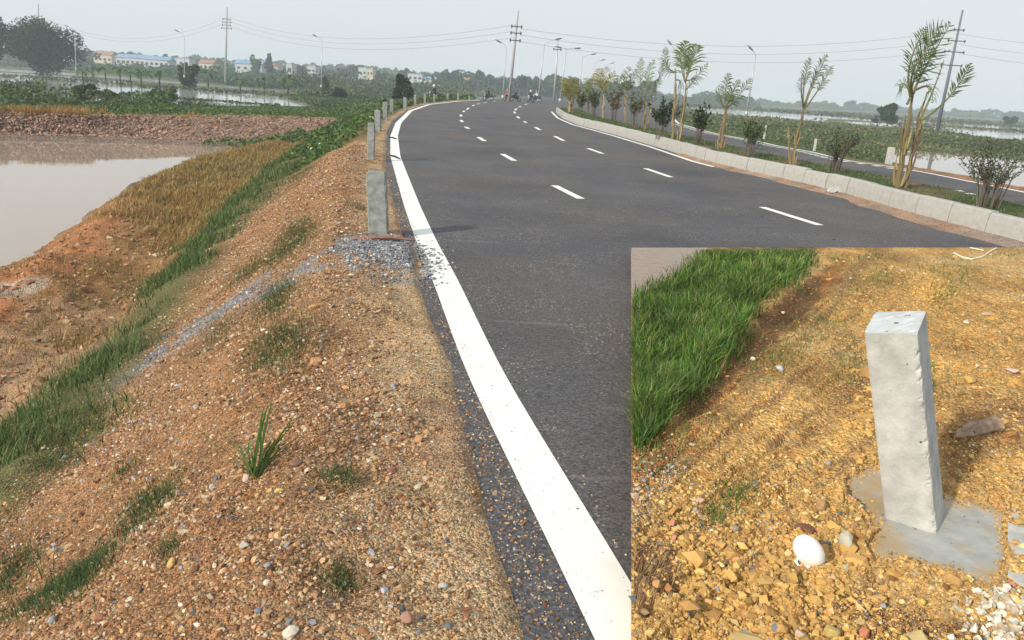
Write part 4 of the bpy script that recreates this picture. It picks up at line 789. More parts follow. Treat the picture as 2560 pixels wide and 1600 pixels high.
# ------------------------------------------------------------------ trees and bushes
def blob_pts(n, c, rad, lumps, seed, hollow=.35):
    r = np.random.default_rng(seed); c = np.array(c, float); rad = np.array(rad, float); out = []
    Lc = r.normal(size=(lumps, 3)); Lc /= np.linalg.norm(Lc, axis=1)[:, None]; Lc *= r.uniform(.35, .85, (lumps, 1)); Lc[:, 2] = Lc[:, 2] * .9
    Lr = r.uniform(.28, .5, lumps); w_ = Lr ** 2 / sum(Lr ** 2)
    k = r.choice(lumps, n, p=w_); d = r.normal(size=(n, 3)); d /= np.linalg.norm(d, axis=1)[:, None]; rr = r.uniform(hollow, 1, n) ** .5
    P = Lc[k] + d * (rr * Lr[k])[:, None]; return c + P * rad, k
def tree(name, base, H, wd, n, leafs, pal, wts, label, seed, cat='tree', trunk=True, lumps=16, trunk_r=None, cz=.6, crown_h=.8, group=None, depth=None):
    root = empty(name, base); tag(root, label, cat, group); base = np.array(base, float); r = np.random.default_rng(seed)
    P, k = blob_pts(n, (0, 0, H * cz), (wd / 2 * 1.1, (depth or wd) / 2, H * crown_h / 2 * 1.1), lumps, seed)
    tone = r.uniform(.7, 1.3, lumps)[k][:, None]; cc = np.clip(jcol(pick(pal, wts, n), n, .22) * tone, .005, .9)
    V, Fc, cv = leaves(P, leafs * r.uniform(.6, 1.3, n), cc, .2); mesh_np('crown', V, Fc, M['leaf'], root, cv)
    if trunk:
        mb = MB(); tr = trunk_r or H * .025; mb.tube([(0, 0, -.3), (0, 0, H * .2), (wd * .02, 0, H * .45)], [tr * 1.3, tr, tr * .7], 8, (.09, .07, .055))
        for j in range(6):
            a = r.uniform(0, 6.28); e = np.array([math.cos(a) * wd * .3, math.sin(a) * wd * .3, H * r.uniform(.55, .8)]); s = np.array([0, 0, H * r.uniform(.2, .4)]); mb.tube([s, s + (e - s) * .5 + [0, 0, H * .03], e], [tr * .55, tr * .35, tr * .12], 6, (.09, .07, .055))
        mb.build('trunk', M['bark'], root, True, col=True)
    return root
def gp(px, py, Y, z=ZF): p = atY(px, py, Y); return np.array([p[0], Y, z])
DG = [(.022, .05, .02), (.035, .07, .025), (.05, .09, .03), (.015, .035, .016)]
def tree_px(name, cx, ytop, wpx, Y, label, seed, n=2600, pal=DG, wts=(4, 4, 2, 3), z=ZF, leafk=1., **kw):
    b = gp(cx, 200, Y, z); b = np.array([atY(cx, ytop + 20, Y)[0], Y, z]); top = atY(cx, ytop, Y)[2]; H = top - z
    # centre crown at cx at crown height
    b[0] = atY(cx, ytop + .4 * H * F / Y, Y)[0]; return tree(name, b, H * 1.0, wpx * Y / F, n, leafk * max(.25, Y * .0042), pal, wts, label, seed, **kw)
tree_px('broadleaf_tree', 92, 40, 160, 210, 'big dark round tree at the left edge of the village', 1, n=16000, lumps=46, cz=.53, crown_h=.95, leafk=.8)
tree_px('broadleaf_tree', -18, 38, 74, 205, 'dark tree cut off by the left picture edge', 2, n=4500, lumps=18, cz=.53, crown_h=.95, leafk=.85)
BL = [(.03, .06, .03), (.05, .085, .04), (.06, .1, .05)]
tree_px('bush_tree', 1005, 188, 44, 120, 'dark dense bushy tree left of the road bend', 3, n=2200, lumps=12, cz=.5, crown_h=.95, leafk=.9, z=-2)
tree_px('bush_tree', 468, 158, 56, 170, 'dark bush tree standing below the left lamp', 4, n=1800, lumps=12, cz=.5, crown_h=.95)
tree_px('bush_tree', 848, 212, 34, 150, 'small dark bush left of the pale field strip', 5, n=1100, lumps=9, cz=.5, crown_h=.95)
tree_px('broadleaf_tree', 2225, 258, 52, 200, 'leaning dark tree at the far side of the right scrub', 6, n=1800, lumps=12, cz=.55, crown_h=.85)
tree_px('broadleaf_tree', 2528, 286, 38, 330, 'small round dark tree near the right picture edge', 7, n=900, lumps=9, cz=.55, crown_h=.85)
tree_px('bush_tree', 215, 203, 66, 82, 'wide leafy bush on the pond bank, left one', 8, n=2200, lumps=14, cz=.45, crown_h=1., pal=[(.03, .07, .025), (.05, .1, .03), (.025, .05, .025)], wts=(4, 3, 3), trunk=False)
tree_px('bush_tree', 275, 222, 60, 78, 'dark bush right beside the wide leafy bush', 9, n=1500, lumps=10, cz=.45, crown_h=1., trunk=False)
tree_px('bush_tree', 395, 218, 70, 80, 'light green bush on the pond bank', 10, n=2000, lumps=12, cz=.45, crown_h=1., pal=[(.07, .14, .03), (.05, .1, .03), (.1, .17, .04)], wts=(4, 3, 3), trunk=False)
tree_px('bush_tree', 425, 196, 34, 84, 'thin twiggy grey shrub behind the light green bush', 11, n=420, lumps=10, cz=.5, crown_h=.95, pal=[(.2, .2, .15), (.1, .13, .06)], wts=(3, 3), trunk=True)
tree_px('bush_tree', 956, 232, 22, 55, 'slender sapling behind the fourth guard post', 12, n=260, lumps=7, cz=.6, crown_h=.8, pal=[(.06, .12, .03), (.1, .16, .05)], wts=(3, 3), trunk=True)
tree_px('conifer_tree', 812, 186, 14, 190, 'narrow dark tree beside the middle lamp', 13, n=500, lumps=6, cz=.5, crown_h=.95)
# banana plants in the belt
def banana(px, py, Y, H, label, seed):
    b = gp(px, py, Y, ZF); root = empty('banana_plant', b); tag(root, label, 'banana plant', 'banana plants before the village'); r = np.random.default_rng(seed)
    MB().tube([(0, 0, -.2), (0, 0, H * .5), (.1, 0, H * .62)], [.14, .11, .07], 7, (.06, .075, .035)).build('stem', M['bark'], root, True, col=True); mb = MB()
    for j in range(9):
        a = j * 2.4 + r.uniform(-.3, .3); L_ = H * r.uniform(.55, .75); ts = np.linspace(0, 1, 6); up = r.uniform(.5, 1.1)
        P = np.stack([np.cos(a) * L_ * ts, np.sin(a) * L_ * ts, H * .6 + L_ * (up * ts - .95 * ts ** 2)], -1); wv_ = np.array([.1, .6, .9, .85, .6, .1]) * 1.1; sdv = np.array([-math.sin(a), math.cos(a), 0]); V = np.concatenate([P - sdv * wv_[:, None] / 2, P + sdv * wv_[:, None] / 2]); mb.add(V, [[i, i + 1, i + 7, i + 6] for i in range(5)], None, jcol([.07, .13, .035], 12, .1))
    mb.build('leaves', M['leaf'], root, col=True)
BN = [(205, 178, 150), (262, 176, 165), (300, 190, 150), (325, 185, 155), (352, 190, 148), (398, 195, 150), (350, 178, 175), (232, 188, 165), (520, 205, 180), (600, 206, 150), (660, 210, 150), (720, 213, 160)]
bl = ['below the faint lamp', 'left of the blue sheds', 'before the left end of the blue sheds', 'before the open bays of the blue sheds', 'before the middle of the blue sheds', 'at the right end of the blue sheds', 'farther back before the blue sheds', 'low and ragged between lamp and sheds', 'right of the dark bush tree', 'right of the left field pole', 'in the green belt left of the middle lamp', 'in the green belt just before the middle lamp']
for i, ((x, y, Y), l_) in enumerate(zip(BN, bl)): banana(x, y, Y, 3.6 + (i % 3) * .5, 'banana plant ' + l_, 200 + i)

# far tree line: one mass of wood, plus distinct crowns
def wood(name, pts, Y, hpx, n, label, seed, pal, leafk=1.0):
    r = np.random.default_rng(seed); pts = np.array(pts, float); x = r.uniform(pts[0, 0], pts[-1, 0], n); yb = np.interp(x, pts[:, 0], pts[:, 1])
    hh = hpx * (.55 + .6 * vnoise(x / 26, x * 0, seed) + .35 * vnoise(x / 9, x * 0, seed + 1)) ; yy = yb - hh * (1 - (r.random(n)) ** 1.6)
    Yd = Y * (1 + r.uniform(-.06, .12, n)); d = ray(x, yy); P = CAMP + d * (Yd / d[:, 1])[:, None]; P[:, 2] = np.maximum(P[:, 2], ZF)
    V, Fc, cc = leaves(P, leafk * Y * .0042 * r.uniform(.5, 1.3, n), jcol(pick(pal, [3, 3, 2], n), n, .2) * (.75 + .5 * vnoise(x / 14, yy / 8, seed + 3))[:, None], .2)
    tag(mesh_np(name, V, Fc, M['leaf'], None, cc), label, 'woodland', kind='stuff')
WP = [(.03, .06, .03), (.045, .08, .035), (.06, .095, .045)]
wood('far_wood', [(-60, 158), (300, 172), (600, 192), (900, 210), (1250, 232)], 520, 34, 26000, 'hazy blue green trees around the village', 301, WP)
wood('far_wood', [(160, 172), (420, 184), (640, 200), (900, 216), (1240, 234)], 390, 15, 9000, 'low trees directly in front of the village houses', 306, WP)
wood('far_wood', [(-60, 152), (400, 165), (800, 190), (1250, 220), (1400, 232)], 760, 26, 12000, 'palest tree line behind the village', 302, WP)
wood('far_wood', [(1080, 236), (1250, 240), (1400, 244), (1500, 247), (1640, 254)], 420, 44, 16000, 'blue green wooded rise behind the riders', 303, WP)
wood('far_wood', [(1600, 254), (1760, 266), (1960, 277), (2200, 288), (2400, 297), (2700, 312)], 900, 22, 14000, 'pale blue tree line along the right horizon', 304, WP)
wood('far_wood', [(1560, 254), (1700, 263), (1900, 275)], 620, 24, 5000, 'hazy trees beyond the far carriageway bend', 305, WP)
FT = [(215, 122, 62, 420, 'domed hazy tree right of the faint lamp'), (640, 138, 26, 430, 'first of the two tall hazy trees left of the red roof'), (672, 136, 24, 430, 'second of the two tall hazy trees left of the red roof'), (845, 165, 48, 480, 'round blue tree right of the middle lamp'), (950, 178, 50, 470, 'round hazy tree right of the cream building'), (1165, 171, 60, 470, 'large rounded blue tree left of the centre lamps'),
      (1090, 182, 30, 500, 'small hazy tree left of the large rounded blue tree'), (1300, 186, 46, 380, 'rounded blue tree touching the centre pole'), (1335, 194, 40, 390, 'blue tree between centre pole and nearest curved lamp'), (1380, 198, 44, 380, 'blue tree behind the curved lamps'), (1775, 230, 70, 700, 'broad hazy tree left of the lone right lamp'), (2062, 254, 28, 900, 'pointed pale tree on the right horizon'), (2133, 247, 36, 900, 'tallest pale tree on the right horizon'), (2430, 276, 44, 900, 'pale domed tree right of the right pole'), (2540, 276, 42, 850, 'pale domed tree at the right edge of the horizon'), (752, 160, 40, 460, 'hazy tree between the red roof and middle lamp')]
for i, (x, yt, wp_, Y, lb) in enumerate(FT): tree_px('distant_tree', x, yt, wp_, Y, lb, 400 + i, n=520, pal=WP, wts=(3, 3, 2), lumps=9, cz=.55, crown_h=.9, leafk=1.0, group='distant trees')

# ------------------------------------------------------------------ village
def house(x0, x1, ybase, ytop, Y, wall, roof, kind, nwin, label, name='house', dep=9):
    a = atY(x0, ybase, Y); b = atY(x1, ybase, Y); top = atY((x0 + x1) / 2, ytop, Y)[2]; wd = b[0] - a[0]; cx = (a[0] + b[0]) / 2; zb = ZF; H = top - zb
    root = empty(name, (cx, Y, zb)); tag(root, label, 'building', 'village buildings'); wh = H * (.78 if kind != 'flat' else .95)
    MB().box((0, 0, wh / 2), (wd, dep, wh)).build('wall', M[wall], root); m = MB()
    if kind == 'gable':
        o_ = .4; V = [(-wd / 2 - o_, -dep / 2 - o_, wh), (wd / 2 + o_, -dep / 2 - o_, wh), (wd / 2 + o_, dep / 2 + o_, wh), (-wd / 2 - o_, dep / 2 + o_, wh), (-wd / 2 - o_, 0, H), (wd / 2 + o_, 0, H)]
        m.add(V, [[0, 1, 5, 4], [2, 3, 4, 5], [3, 2, 1, 0]], [[0, 4, 3], [1, 2, 5]])
    elif kind == 'gable_end':
        o_ = .4; V = [(-wd / 2 - o_, -dep / 2 - o_, wh), (wd / 2 + o_, -dep / 2 - o_, wh), (wd / 2 + o_, dep / 2 + o_, wh), (-wd / 2 - o_, dep / 2 + o_, wh), (0, -dep / 2 - o_, H), (0, dep / 2 + o_, H)]
        m.add(V, [[0, 4, 5, 3], [1, 2, 5, 4], [3, 2, 1, 0]], [[0, 1, 4], [2, 3, 5]])
    else: m.box((0, 0, wh + .15), (wd + .5, dep + .5, .3)); m.box((wd * .2, 0, wh + .3 + H * .025), (wd * .3, dep * .4, H * .05))
    m.build('roof', M[roof], root)
    for j in range(nwin):
        xx = -wd / 2 + wd * (j + .5) / nwin
        for lv in range(2 if wh > 6 else 1):
            zz = wh * (.5 if wh <= 6 else (.28 + .42 * lv)); MB().box((xx, -dep / 2 - .03, zz), (min(1.6, wd / nwin * .55), .12, 1.3 if wh > 3 else wh * .4)).build('window', M['window'], root)
HS = [(302, 372, 168, 136, 430, 'wall_w', 'blueroof', 'gable', 6, 'long white shed with bright blue roof and dark bays, left one'), (372, 432, 172, 141, 425, 'wall_w', 'blueroof', 'gable', 5, 'cream walled shed under a blue roof beside the first blue shed'), (246, 290, 164, 128, 470, 'wall_c', 'redroof', 'gable', 4, 'house with orange red roof left of the blue sheds'), (165, 196, 158, 122, 480, 'wall_g', 'greyroof', 'gable_end', 2, 'pale gabled house right of the big tree'),
      (440, 482, 170, 144, 470, 'wall_g', 'greyroof', 'flat', 3, 'grey flat roofed building behind the left lamp'), (596, 662, 182, 150, 440, 'wall_w', 'blueroof', 'gable', 4, 'low building with pale blue roof right of the left field pole'), (684, 702, 186, 157, 450, 'wall_w', 'redroof', 'gable_end', 1, 'small house with red roof in the middle of the village'), (722, 736, 188, 158, 450, 'wall_w', 'greyroof', 'flat', 1, 'narrow white tower house right of the red roof'), (774, 794, 190, 163, 460, 'wall_w', 'greyroof', 'flat', 2, 'white house just left of the middle lamp'),
      (900, 920, 200, 167, 470, 'wall_w', 'greyroof', 'flat', 2, 'white upper storey house left of the cream one'), (921, 936, 202, 169, 465, 'wall_c', 'greyroof', 'flat', 2, 'cream tower house behind the far trees'), (1022, 1058, 210, 183, 470, 'wall_g', 'greyroof', 'flat', 3, 'pale grey block right of the dark bushy tree'), (1062, 1100, 214, 192, 470, 'wall_w', 'blueroof', 'gable', 3, 'low blue roofed hall right of the pale grey block'), (1118, 1140, 216, 189, 470, 'wall_w', 'greyroof', 'gable_end', 2, 'small white gabled house left of the rounded blue tree'),
      (1148, 1200, 222, 193, 465, 'wall_w', 'redroof', 'gable', 4, 'faded red roofed house under the rounded blue tree'), (1248, 1274, 224, 206, 460, 'wall_g', 'greyroof', 'gable', 2, 'pale low house left of the centre pole'), (1320, 1344, 228, 208, 460, 'wall_w', 'greyroof', 'gable_end', 2, 'pale house between the centre lamps'), (505, 540, 176, 150, 455, 'wall_c', 'redroof', 'gable', 3, 'cream house with red roof left of the left field pole')]
for h_ in HS: house(*h_[:9], h_[9])

# ------------------------------------------------------------------ palms and shrubs in the median
def frond(mb, P0, P1, bend, ln, n=26, col=(.07, .13, .035), start=.25, wd=.03, droop=.25, side=1.0, up_bias=0.):
    """rachis from P0 to P1, bowed by vector bend; paired leaflets angled to the tip"""
    ts = np.linspace(0, 1, 14)[:, None]; C_ = (P0 + P1) / 2 + bend; R = (1 - ts) ** 2 * P0 + 2 * ts * (1 - ts) * C_ + ts ** 2 * P1
    mb.tube(R, np.linspace(.028, .007, 14), 5, (.22, .21, .10)); T = np.gradient(R, axis=0); T /= np.linalg.norm(T, axis=1)[:, None]
    ax = np.random.default_rng(int(abs(P0[0] * 1000)) % 9999).normal(size=3) * .35 + np.array([0, 1., .2]); f = lambda t, A: np.array([np.interp(t, ts[:, 0], A[:, k]) for k in range(3)])
    for j in range(n):
        t = start + (1 - start) * j / (n - 1); p = f(t, R); tg_ = f(t, T); s = np.cross(tg_, ax); s /= np.linalg.norm(s) + 1e-9; L_ = ln * (math.sin(math.pi * min(1, .18 + .8 * (t - start) / (1 - start))) ** .7) * rng.uniform(.75, 1.1)
        for sg in (-1, 1):
            if side < 1 and sg < 0 and rng.random() > side: continue
            if rng.random() < .16: continue
            d = tg_ * .75 + s * sg * rng.uniform(.7, .95) + rng.normal(size=3) * .10; d /= np.linalg.norm(d); a = p; m_ = p + d * L_ * .5; e = p + d * L_ + np.array([0, 0, -droop * L_]); nn = np.cross(d, tg_); nn = np.cross(d, nn); nn /= np.linalg.norm(nn) + 1e-9; w_ = wd * .30
            mb.add([a - nn * w_ * .4, a + nn * w_ * .4, m_ - nn * w_, m_ + nn * w_, e], [[0, 1, 3, 2]], [[2, 3, 4]], jcol(np.array(col) * (1.4, 1.2, 1.5), 5, .06) * rng.uniform(.65, 1.35))
def palm(base_px, stems, fronds, label, zb=.36, ragged=True, base_r=.10, tint=(.07, .13, .035)):
    b = at(*base_px, zb); Y = b[1]; root = empty('palm_tree', b); tag(root, label, 'palm tree', 'young palms planted in the median'); inv = Matrix.Translation(-Vector(b))
    mb = MB()
    for pts, r0 in stems:
        P = np.array([atY(x, y, Y + dy) for x, y, dy in pts]); P[0, 2] = zb - .1; s = np.concatenate([[0], np.cumsum(np.linalg.norm(np.diff(P, axis=0), axis=1))]); q = np.linspace(0, s[-1], 14); R = np.stack([np.interp(q, s, P[:, k]) for k in range(3)], -1); rr = r0 * .5 * np.linspace(1.15, .35, 14) * (1 + .12 * np.sin(np.arange(14) * 2.4)); R[1:-1] += rng.normal(0, r0 * .12, (12, 3)); mb.tube(R, rr, 8, jcol((.215, .17, .10), 1, .2)[0])
        for k in range(16):                 # dry leaf sheaths
            i = rng.integers(0, 10); a = rng.uniform(0, 6.28); o_ = np.array([math.cos(a), math.sin(a), 0]) * rr[i]; p0 = R[i] + o_; p1 = p0 + o_ * .8 + (R[min(i + 3, 13)] - R[i]) * rng.uniform(.5, 1.1); mb.tube([p0, (p0 + p1) / 2 + o_ * .2, p1], [r0 * .2, r0 * .15, .004], 5, jcol(pick([(.30, .22, .11), (.15, .105, .065), (.38, .32, .20)], [3, 3, 1], 1)[0], 1, .1)[0])
    mb.build('trunk', M['bark'], root, col=True).matrix_parent_inverse = inv
    for (p0, p1, bend, ln, kw) in fronds:
        f = MB(); A = atY(p0[0], p0[1], Y + (p0[2] if len(p0) > 2 else 0)); B = atY(p1[0], p1[1], Y + (p1[2] if len(p1) > 2 else 0)); k = Y / F
        bv = RT * bend[0] * k + np.array([0, 0, -bend[1] * k]); kk = dict(col=tint); kk.update(kw); frond(f, A, B, bv, ln * k, **kk); f.build('frond', M['leaf'], root, col=True).matrix_parent_inverse = inv
# largest palm
palm((2250, 468), [([(2244, 468, 0), (2258, 380, 0), (2268, 310, 0), (2282, 238, .1)], .13), ([(2262, 466, 0), (2283, 380, .2), (2300, 300, .2), (2318, 230, .4)], .09)],
     [((2275, 250), (2355, 56, .5), (-28, 10), 64, dict(n=34, start=.25, wd=.05, side=.8, droop=.0)), ((2268, 260), (2376, 60, 1.), (-20, 40), 60, dict(n=30, start=.35, wd=.05, side=.5, droop=-.05)), ((2275, 240), (2315, 70, -.4), (-35, 0), 36, dict(n=22, wd=.04, droop=.1, start=.35)), ((2305, 300), (2427, 160, -.5), (20, 20), 30, dict(n=18, start=.5, wd=.05, droop=0)),
      ((2278, 240), (2246, 215, .5), (-5, -30), 30, dict(n=12, start=.3, droop=.8)), ((2280, 235), (2300, 150, -.8), (-20, -8), 34, dict(n=16, start=.3)), ((2300, 300), (2360, 150, .5), (5, 5), 10, dict(n=6, start=.7)), ((2290, 225), (2330, 255, -.5), (20, -40), 26, dict(n=12, start=.3, droop=.5)), ((2283, 235), (2340, 120, .9), (-10, 10), 42, dict(n=18, start=.3, wd=.045))],
     'largest palm, tall double stem with long swept fronds before the right pole', base_r=.13)
palm((1981, 412), [([(1981, 412, 0), (1990, 350, 0), (2003, 300, 0), (2010, 262, 0)], .10), ([(1976, 408, 0), (1972, 350, 0), (1970, 310, 0)], .05)],
     [((2008, 270), (2025, 145, .3), (-10, 0), 26, dict(n=18, start=.45, wd=.04)), ((2010, 270), (2068, 138, .5), (-10, 20), 34, dict(n=22, start=.45, wd=.05, side=.6)), ((2010, 275), (2082, 165, -.3), (0, 10), 22, dict(n=16, start=.5, wd=.04)), ((2009, 270), (2004, 190, -.5), (-6, 0), 22, dict(n=12, start=.5, droop=.5)), ((2010, 270), (2045, 180, .6), (-8, 0), 26, dict(n=14, start=.5))],
     'slender palm with one bare yellow stem and a small brush of fronds on top')
palm((1803, 372), [([(1803, 372, 0), (1808, 320, 0), (1812, 285, 0), (1818, 260, 0)], .11), ([(1795, 370, 0), (1800, 330, .1), (1810, 300, .1)], .09)],
     [((1815, 270), (1825, 184, .3), (-12, 0), 26, dict(n=20, wd=.05)), ((1816, 270), (1878, 196, .2), (-5, 22), 28, dict(n=20, wd=.05, side=.7)), ((1812, 270), (1797, 215, -.3), (-8, 5), 20, dict(n=14)), ((1816, 270), (1848, 200, -.4), (-10, 10), 26, dict(n=18, wd=.05)), ((1815, 268), (1838, 220, .5), (0, 5), 24, dict(n=14)), ((1812, 275), (1790, 225, .2), (-5, -6), 5, dict(n=6, start=.7))],
     'short stubby palm with a yellow base left of the lone lamp')
palm((1690, 352), [([(1682, 352, 0), (1684, 300, 0), (1690, 230, 0), (1688, 170, .1)], .10), ([(1697, 352, 0), (1705, 300, .1), (1713, 240, .1), (1716, 190, .1)], .10)],
     [((1688, 180), (1665, 120, .3), (-18, 20), 26, dict(n=20, wd=.05, droop=.4)), ((1692, 180), (1660, 150, -.3), (-10, 20), 22, dict(n=14, droop=.6)), ((1712, 200), (1716, 104, .2), (-8, 0), 40, dict(n=26, wd=.07)), ((1714, 200), (1742, 112, -.2), (4, 10), 40, dict(n=24, wd=.07)), ((1714, 200), (1768, 158, .3), (0, 25), 24, dict(n=16, wd=.05)), ((1712, 205), (1700, 120, .5), (-6, 0), 34, dict(n=20, wd=.06)), ((1714, 225), (1738, 195, -.4), (0, 5), 20, dict(n=12)), ((1714, 205), (1730, 135, .6), (0, 0), 38, dict(n=20, wd=.07)), ((1690, 200), (1700, 235, .2), (10, -20), 14, dict(n=10, droop=.6))],
     'tall twin stemmed palm with the densest crown in the middle of the row')
palm((1612, 325), [([(1610, 325, 0), (1612, 280, 0), (1610, 235, 0)], .11), ([(1618, 325, 0), (1624, 280, .1), (1630, 235, .1)], .09)],
     [((1610, 240), (1604, 146, .2), (-12, 0), 22, dict(n=20, wd=.06)), ((1612, 240), (1634, 150, .1), (-6, 0), 24, dict(n=20, wd=.06)), ((1624, 240), (1660, 150, .3), (10, 0), 16, dict(n=16, wd=.06)), ((1626, 240), (1650, 192, -.2), (5, 5), 18, dict(n=14, wd=.05)), ((1618, 240), (1622, 190, .4), (0, 0), 20, dict(n=12))],
     'palm with three upright feather like fronds left of the twin stemmed palm')
YT = (.17, .19, .045)
palm((1562, 305), [([(1562, 305, 0), (1564, 260, 0), (1562, 225, 0)], .12)], [((1560, 235), (1572, 168, .3), (0, 0), 24, dict(n=18, wd=.07)), ((1562, 235), (1590, 175, .2), (0, 5), 24, dict(n=18, wd=.07)), ((1560, 235), (1545, 190, -.3), (0, 8), 20, dict(n=14, wd=.07)), ((1562, 235), (1560, 185, .5), (0, 0), 24, dict(n=16, wd=.07)), ((1562, 235), (1583, 205, -.5), (0, 0), 20, dict(n=12, wd=.07))], 'bushy palm left of the three feathered one', tint=(.09, .13, .04))
palm((1508, 294), [([(1508, 294, 0), (1509, 255, 0), (1508, 225, 0)], .13)], [((1506, 235), (1498, 172, .3), (0, 0), 26, dict(n=18, wd=.08)), ((1508, 235), (1518, 168, .2), (0, 5), 26, dict(n=18, wd=.08)), ((1508, 235), (1535, 178, -.3), (0, 8), 24, dict(n=16, wd=.08)), ((1508, 235), (1486, 185, .5), (0, 0), 24, dict(n=16, wd=.08)), ((1508, 235), (1508, 200, -.5), (0, 0), 24, dict(n=14, wd=.08))], 'yellow green bushy palm third from the far end of the row', tint=YT)
palm((1470, 287), [([(1470, 287, 0), (1472, 255, 0), (1470, 235, 0)], .12)], [((1470, 240), (1463, 196, .3), (0, 0), 18, dict(n=14, wd=.08)), ((1470, 240), (1482, 192, .2), (0, 5), 18, dict(n=14, wd=.08)), ((1470, 240), (1470, 205, -.3), (0, 3), 18, dict(n=12, wd=.08))], 'small palm second from the far end of the row', tint=(.09, .13, .04))
palm((1424, 282), [([(1424, 282, 0), (1425, 255, 0), (1425, 235, 0)], .2), ([(1430, 282, 0), (1432, 250, .2), (1436, 235, .2)], .14)], [((1424, 250), (1412, 195, .3), (0, 0), 24, dict(n=20, wd=.12)), ((1424, 250), (1426, 192, .2), (0, 5), 26, dict(n=20, wd=.12)), ((1424, 250), (1440, 200, -.3), (0, 8), 24, dict(n=18, wd=.12)), ((1424, 255), (1446, 210, .8), (0, 0), 24, dict(n=16, wd=.12)), ((1424, 255), (1408, 215, -.5), (0, 0), 22, dict(n=16, wd=.12)), ((1424, 255), (1428, 220, -.8), (0, 0), 26, dict(n=16, wd=.12))], 'broad yellow green palm at the far tip of the median', tint=YT)
def shrub(base_px, hpx, wpx, nst, nleaf, label, seed, leafcol=(.05, .08, .03), lsz=.05, zb=.36):
    b = at(*base_px, zb); Y = b[1]; k = Y / F; H = hpx * k; W_ = wpx * k; root = empty('shrub', b); tag(root, label, 'shrub', 'shrubs planted in the median'); r = np.random.default_rng(seed); mb = MB(); LP_ = []
    for i in range(nst):
        a = r.uniform(0, 6.28); rad = W_ / 2 * r.uniform(.2, 1); e = np.array([math.cos(a) * rad, math.sin(a) * rad * .8, H * r.uniform(.65, 1)]); m_ = e * .5 + np.array([-e[0] * .12, 0, H * .04]); mb.tube([e * [.25, .25, 0] + [0, 0, -.05], e * [.3, .3, .22], m_, e], [.010, .009, .007, .003], 5, jcol((.13, .11, .09), 1, .15)[0])
        for j in range(4):
            s = r.uniform(.35, .95); p = m_ * 2 * s if s < .5 else m_ + (e - m_) * (s - .5) * 2; q = p + np.array([r.normal(0, .1), r.normal(0, .1), r.uniform(.08, .2)]) * H; mb.tube([p, q], [.008, .003], 4, (.13, .11, .09)); LP_ += [p + (q - p) * t for t in r.uniform(.2, 1.1, 10)]
        LP_ += [m_ + (e - m_) * t for t in r.uniform(.1, 1.05, 12)]
    mb.build('branches', M['bark'], root, col=True); LP_ = np.array(LP_); LP_ = LP_[r.permutation(len(LP_))[:nleaf]]; LP_ = LP_ + r.normal(0, .02, LP_.shape); V, Fc, cc = leaves(LP_, lsz, jcol(leafcol, len(LP_), .3), .3); mesh_np('foliage', V, Fc, M['leaf'], root, cc)
shrub((2468, 518), 150, 215, 30, 900, 'large twiggy shrub with small dark leaves before the near right pond', 1, lsz=.055)
shrub((2082, 432), 105, 130, 24, 700, 'open branching shrub between the slender and the largest palm', 2, lsz=.06)
shrub((1876, 392), 80, 85, 18, 650, 'small green topped shrub left of the slender palm', 3, (.07, .11, .03), lsz=.08)
shrub((1744, 362), 90, 66, 16, 650, 'narrow dark leaved shrub between two palms', 4, (.04, .07, .035), lsz=.10)
shrub((1650, 345), 92, 95, 20, 900, 'dark bush with upright shoots left of the tall twin stemmed palm', 5, (.035, .065, .03), lsz=.12)
shrub((1585, 315), 75, 62, 18, 560, 'low shrub between the feathered palm and the bushy palm', 6, (.11, .11, .05), lsz=.12)
shrub((1535, 303), 75, 58, 18, 560, 'low shrub between the two bushy palms', 7, (.14, .13, .06), lsz=.14)
shrub((1485, 292), 66, 52, 18, 560, 'low shrub right of the second farthest palm', 8, (.12, .13, .06), lsz=.16)
shrub((1450, 286), 55, 46, 18, 560, 'low shrub beside the broad yellow green palm', 9, (.13, .14, .05), lsz=.18)
# low grass in the median
n = 16000; i = (rng.random(n) ** 1.5 * 259).astype(int); i = rng.integers(0, 260, n); u = rng.uniform(.05, .95, n); sM = rng.random(n) * s_[-1]; base = np.stack([np.interp(sM, s_, MS[:, k]) for k in range(3)], -1); far_ = moff(KW + MEDW); fb = np.stack([np.interp(sM, s_, far_[:, k]) for k in range(3)], -1); P = base + (fb - base) * (.12 + .8 * u)[:, None]
k = (fbm(P[:, 0] * 1.2, P[:, 1] * 1.2, 3, 62) > -.35) & (P[:, 1] > 7); P = P[k]; n = len(P); P[:, 2] = .34 + .06 * fbm(P[:, 0] * 2, P[:, 1] * 2, 3, 61)
V, Fc, cc = blades(P, rng.uniform(.04, .12, n) * (1 + .3 * (rng.random(n) < .1)), .006 + .0008 * P[:, 1], jcol(pick(GR, [4, 6, 2, 2, 5], n), n, .25), .9, 2); tag(mesh_np('median_grass', V, Fc, M['leaf'], None, cc), 'low green grass filling the median behind the kerb', 'grass', kind='stuff')

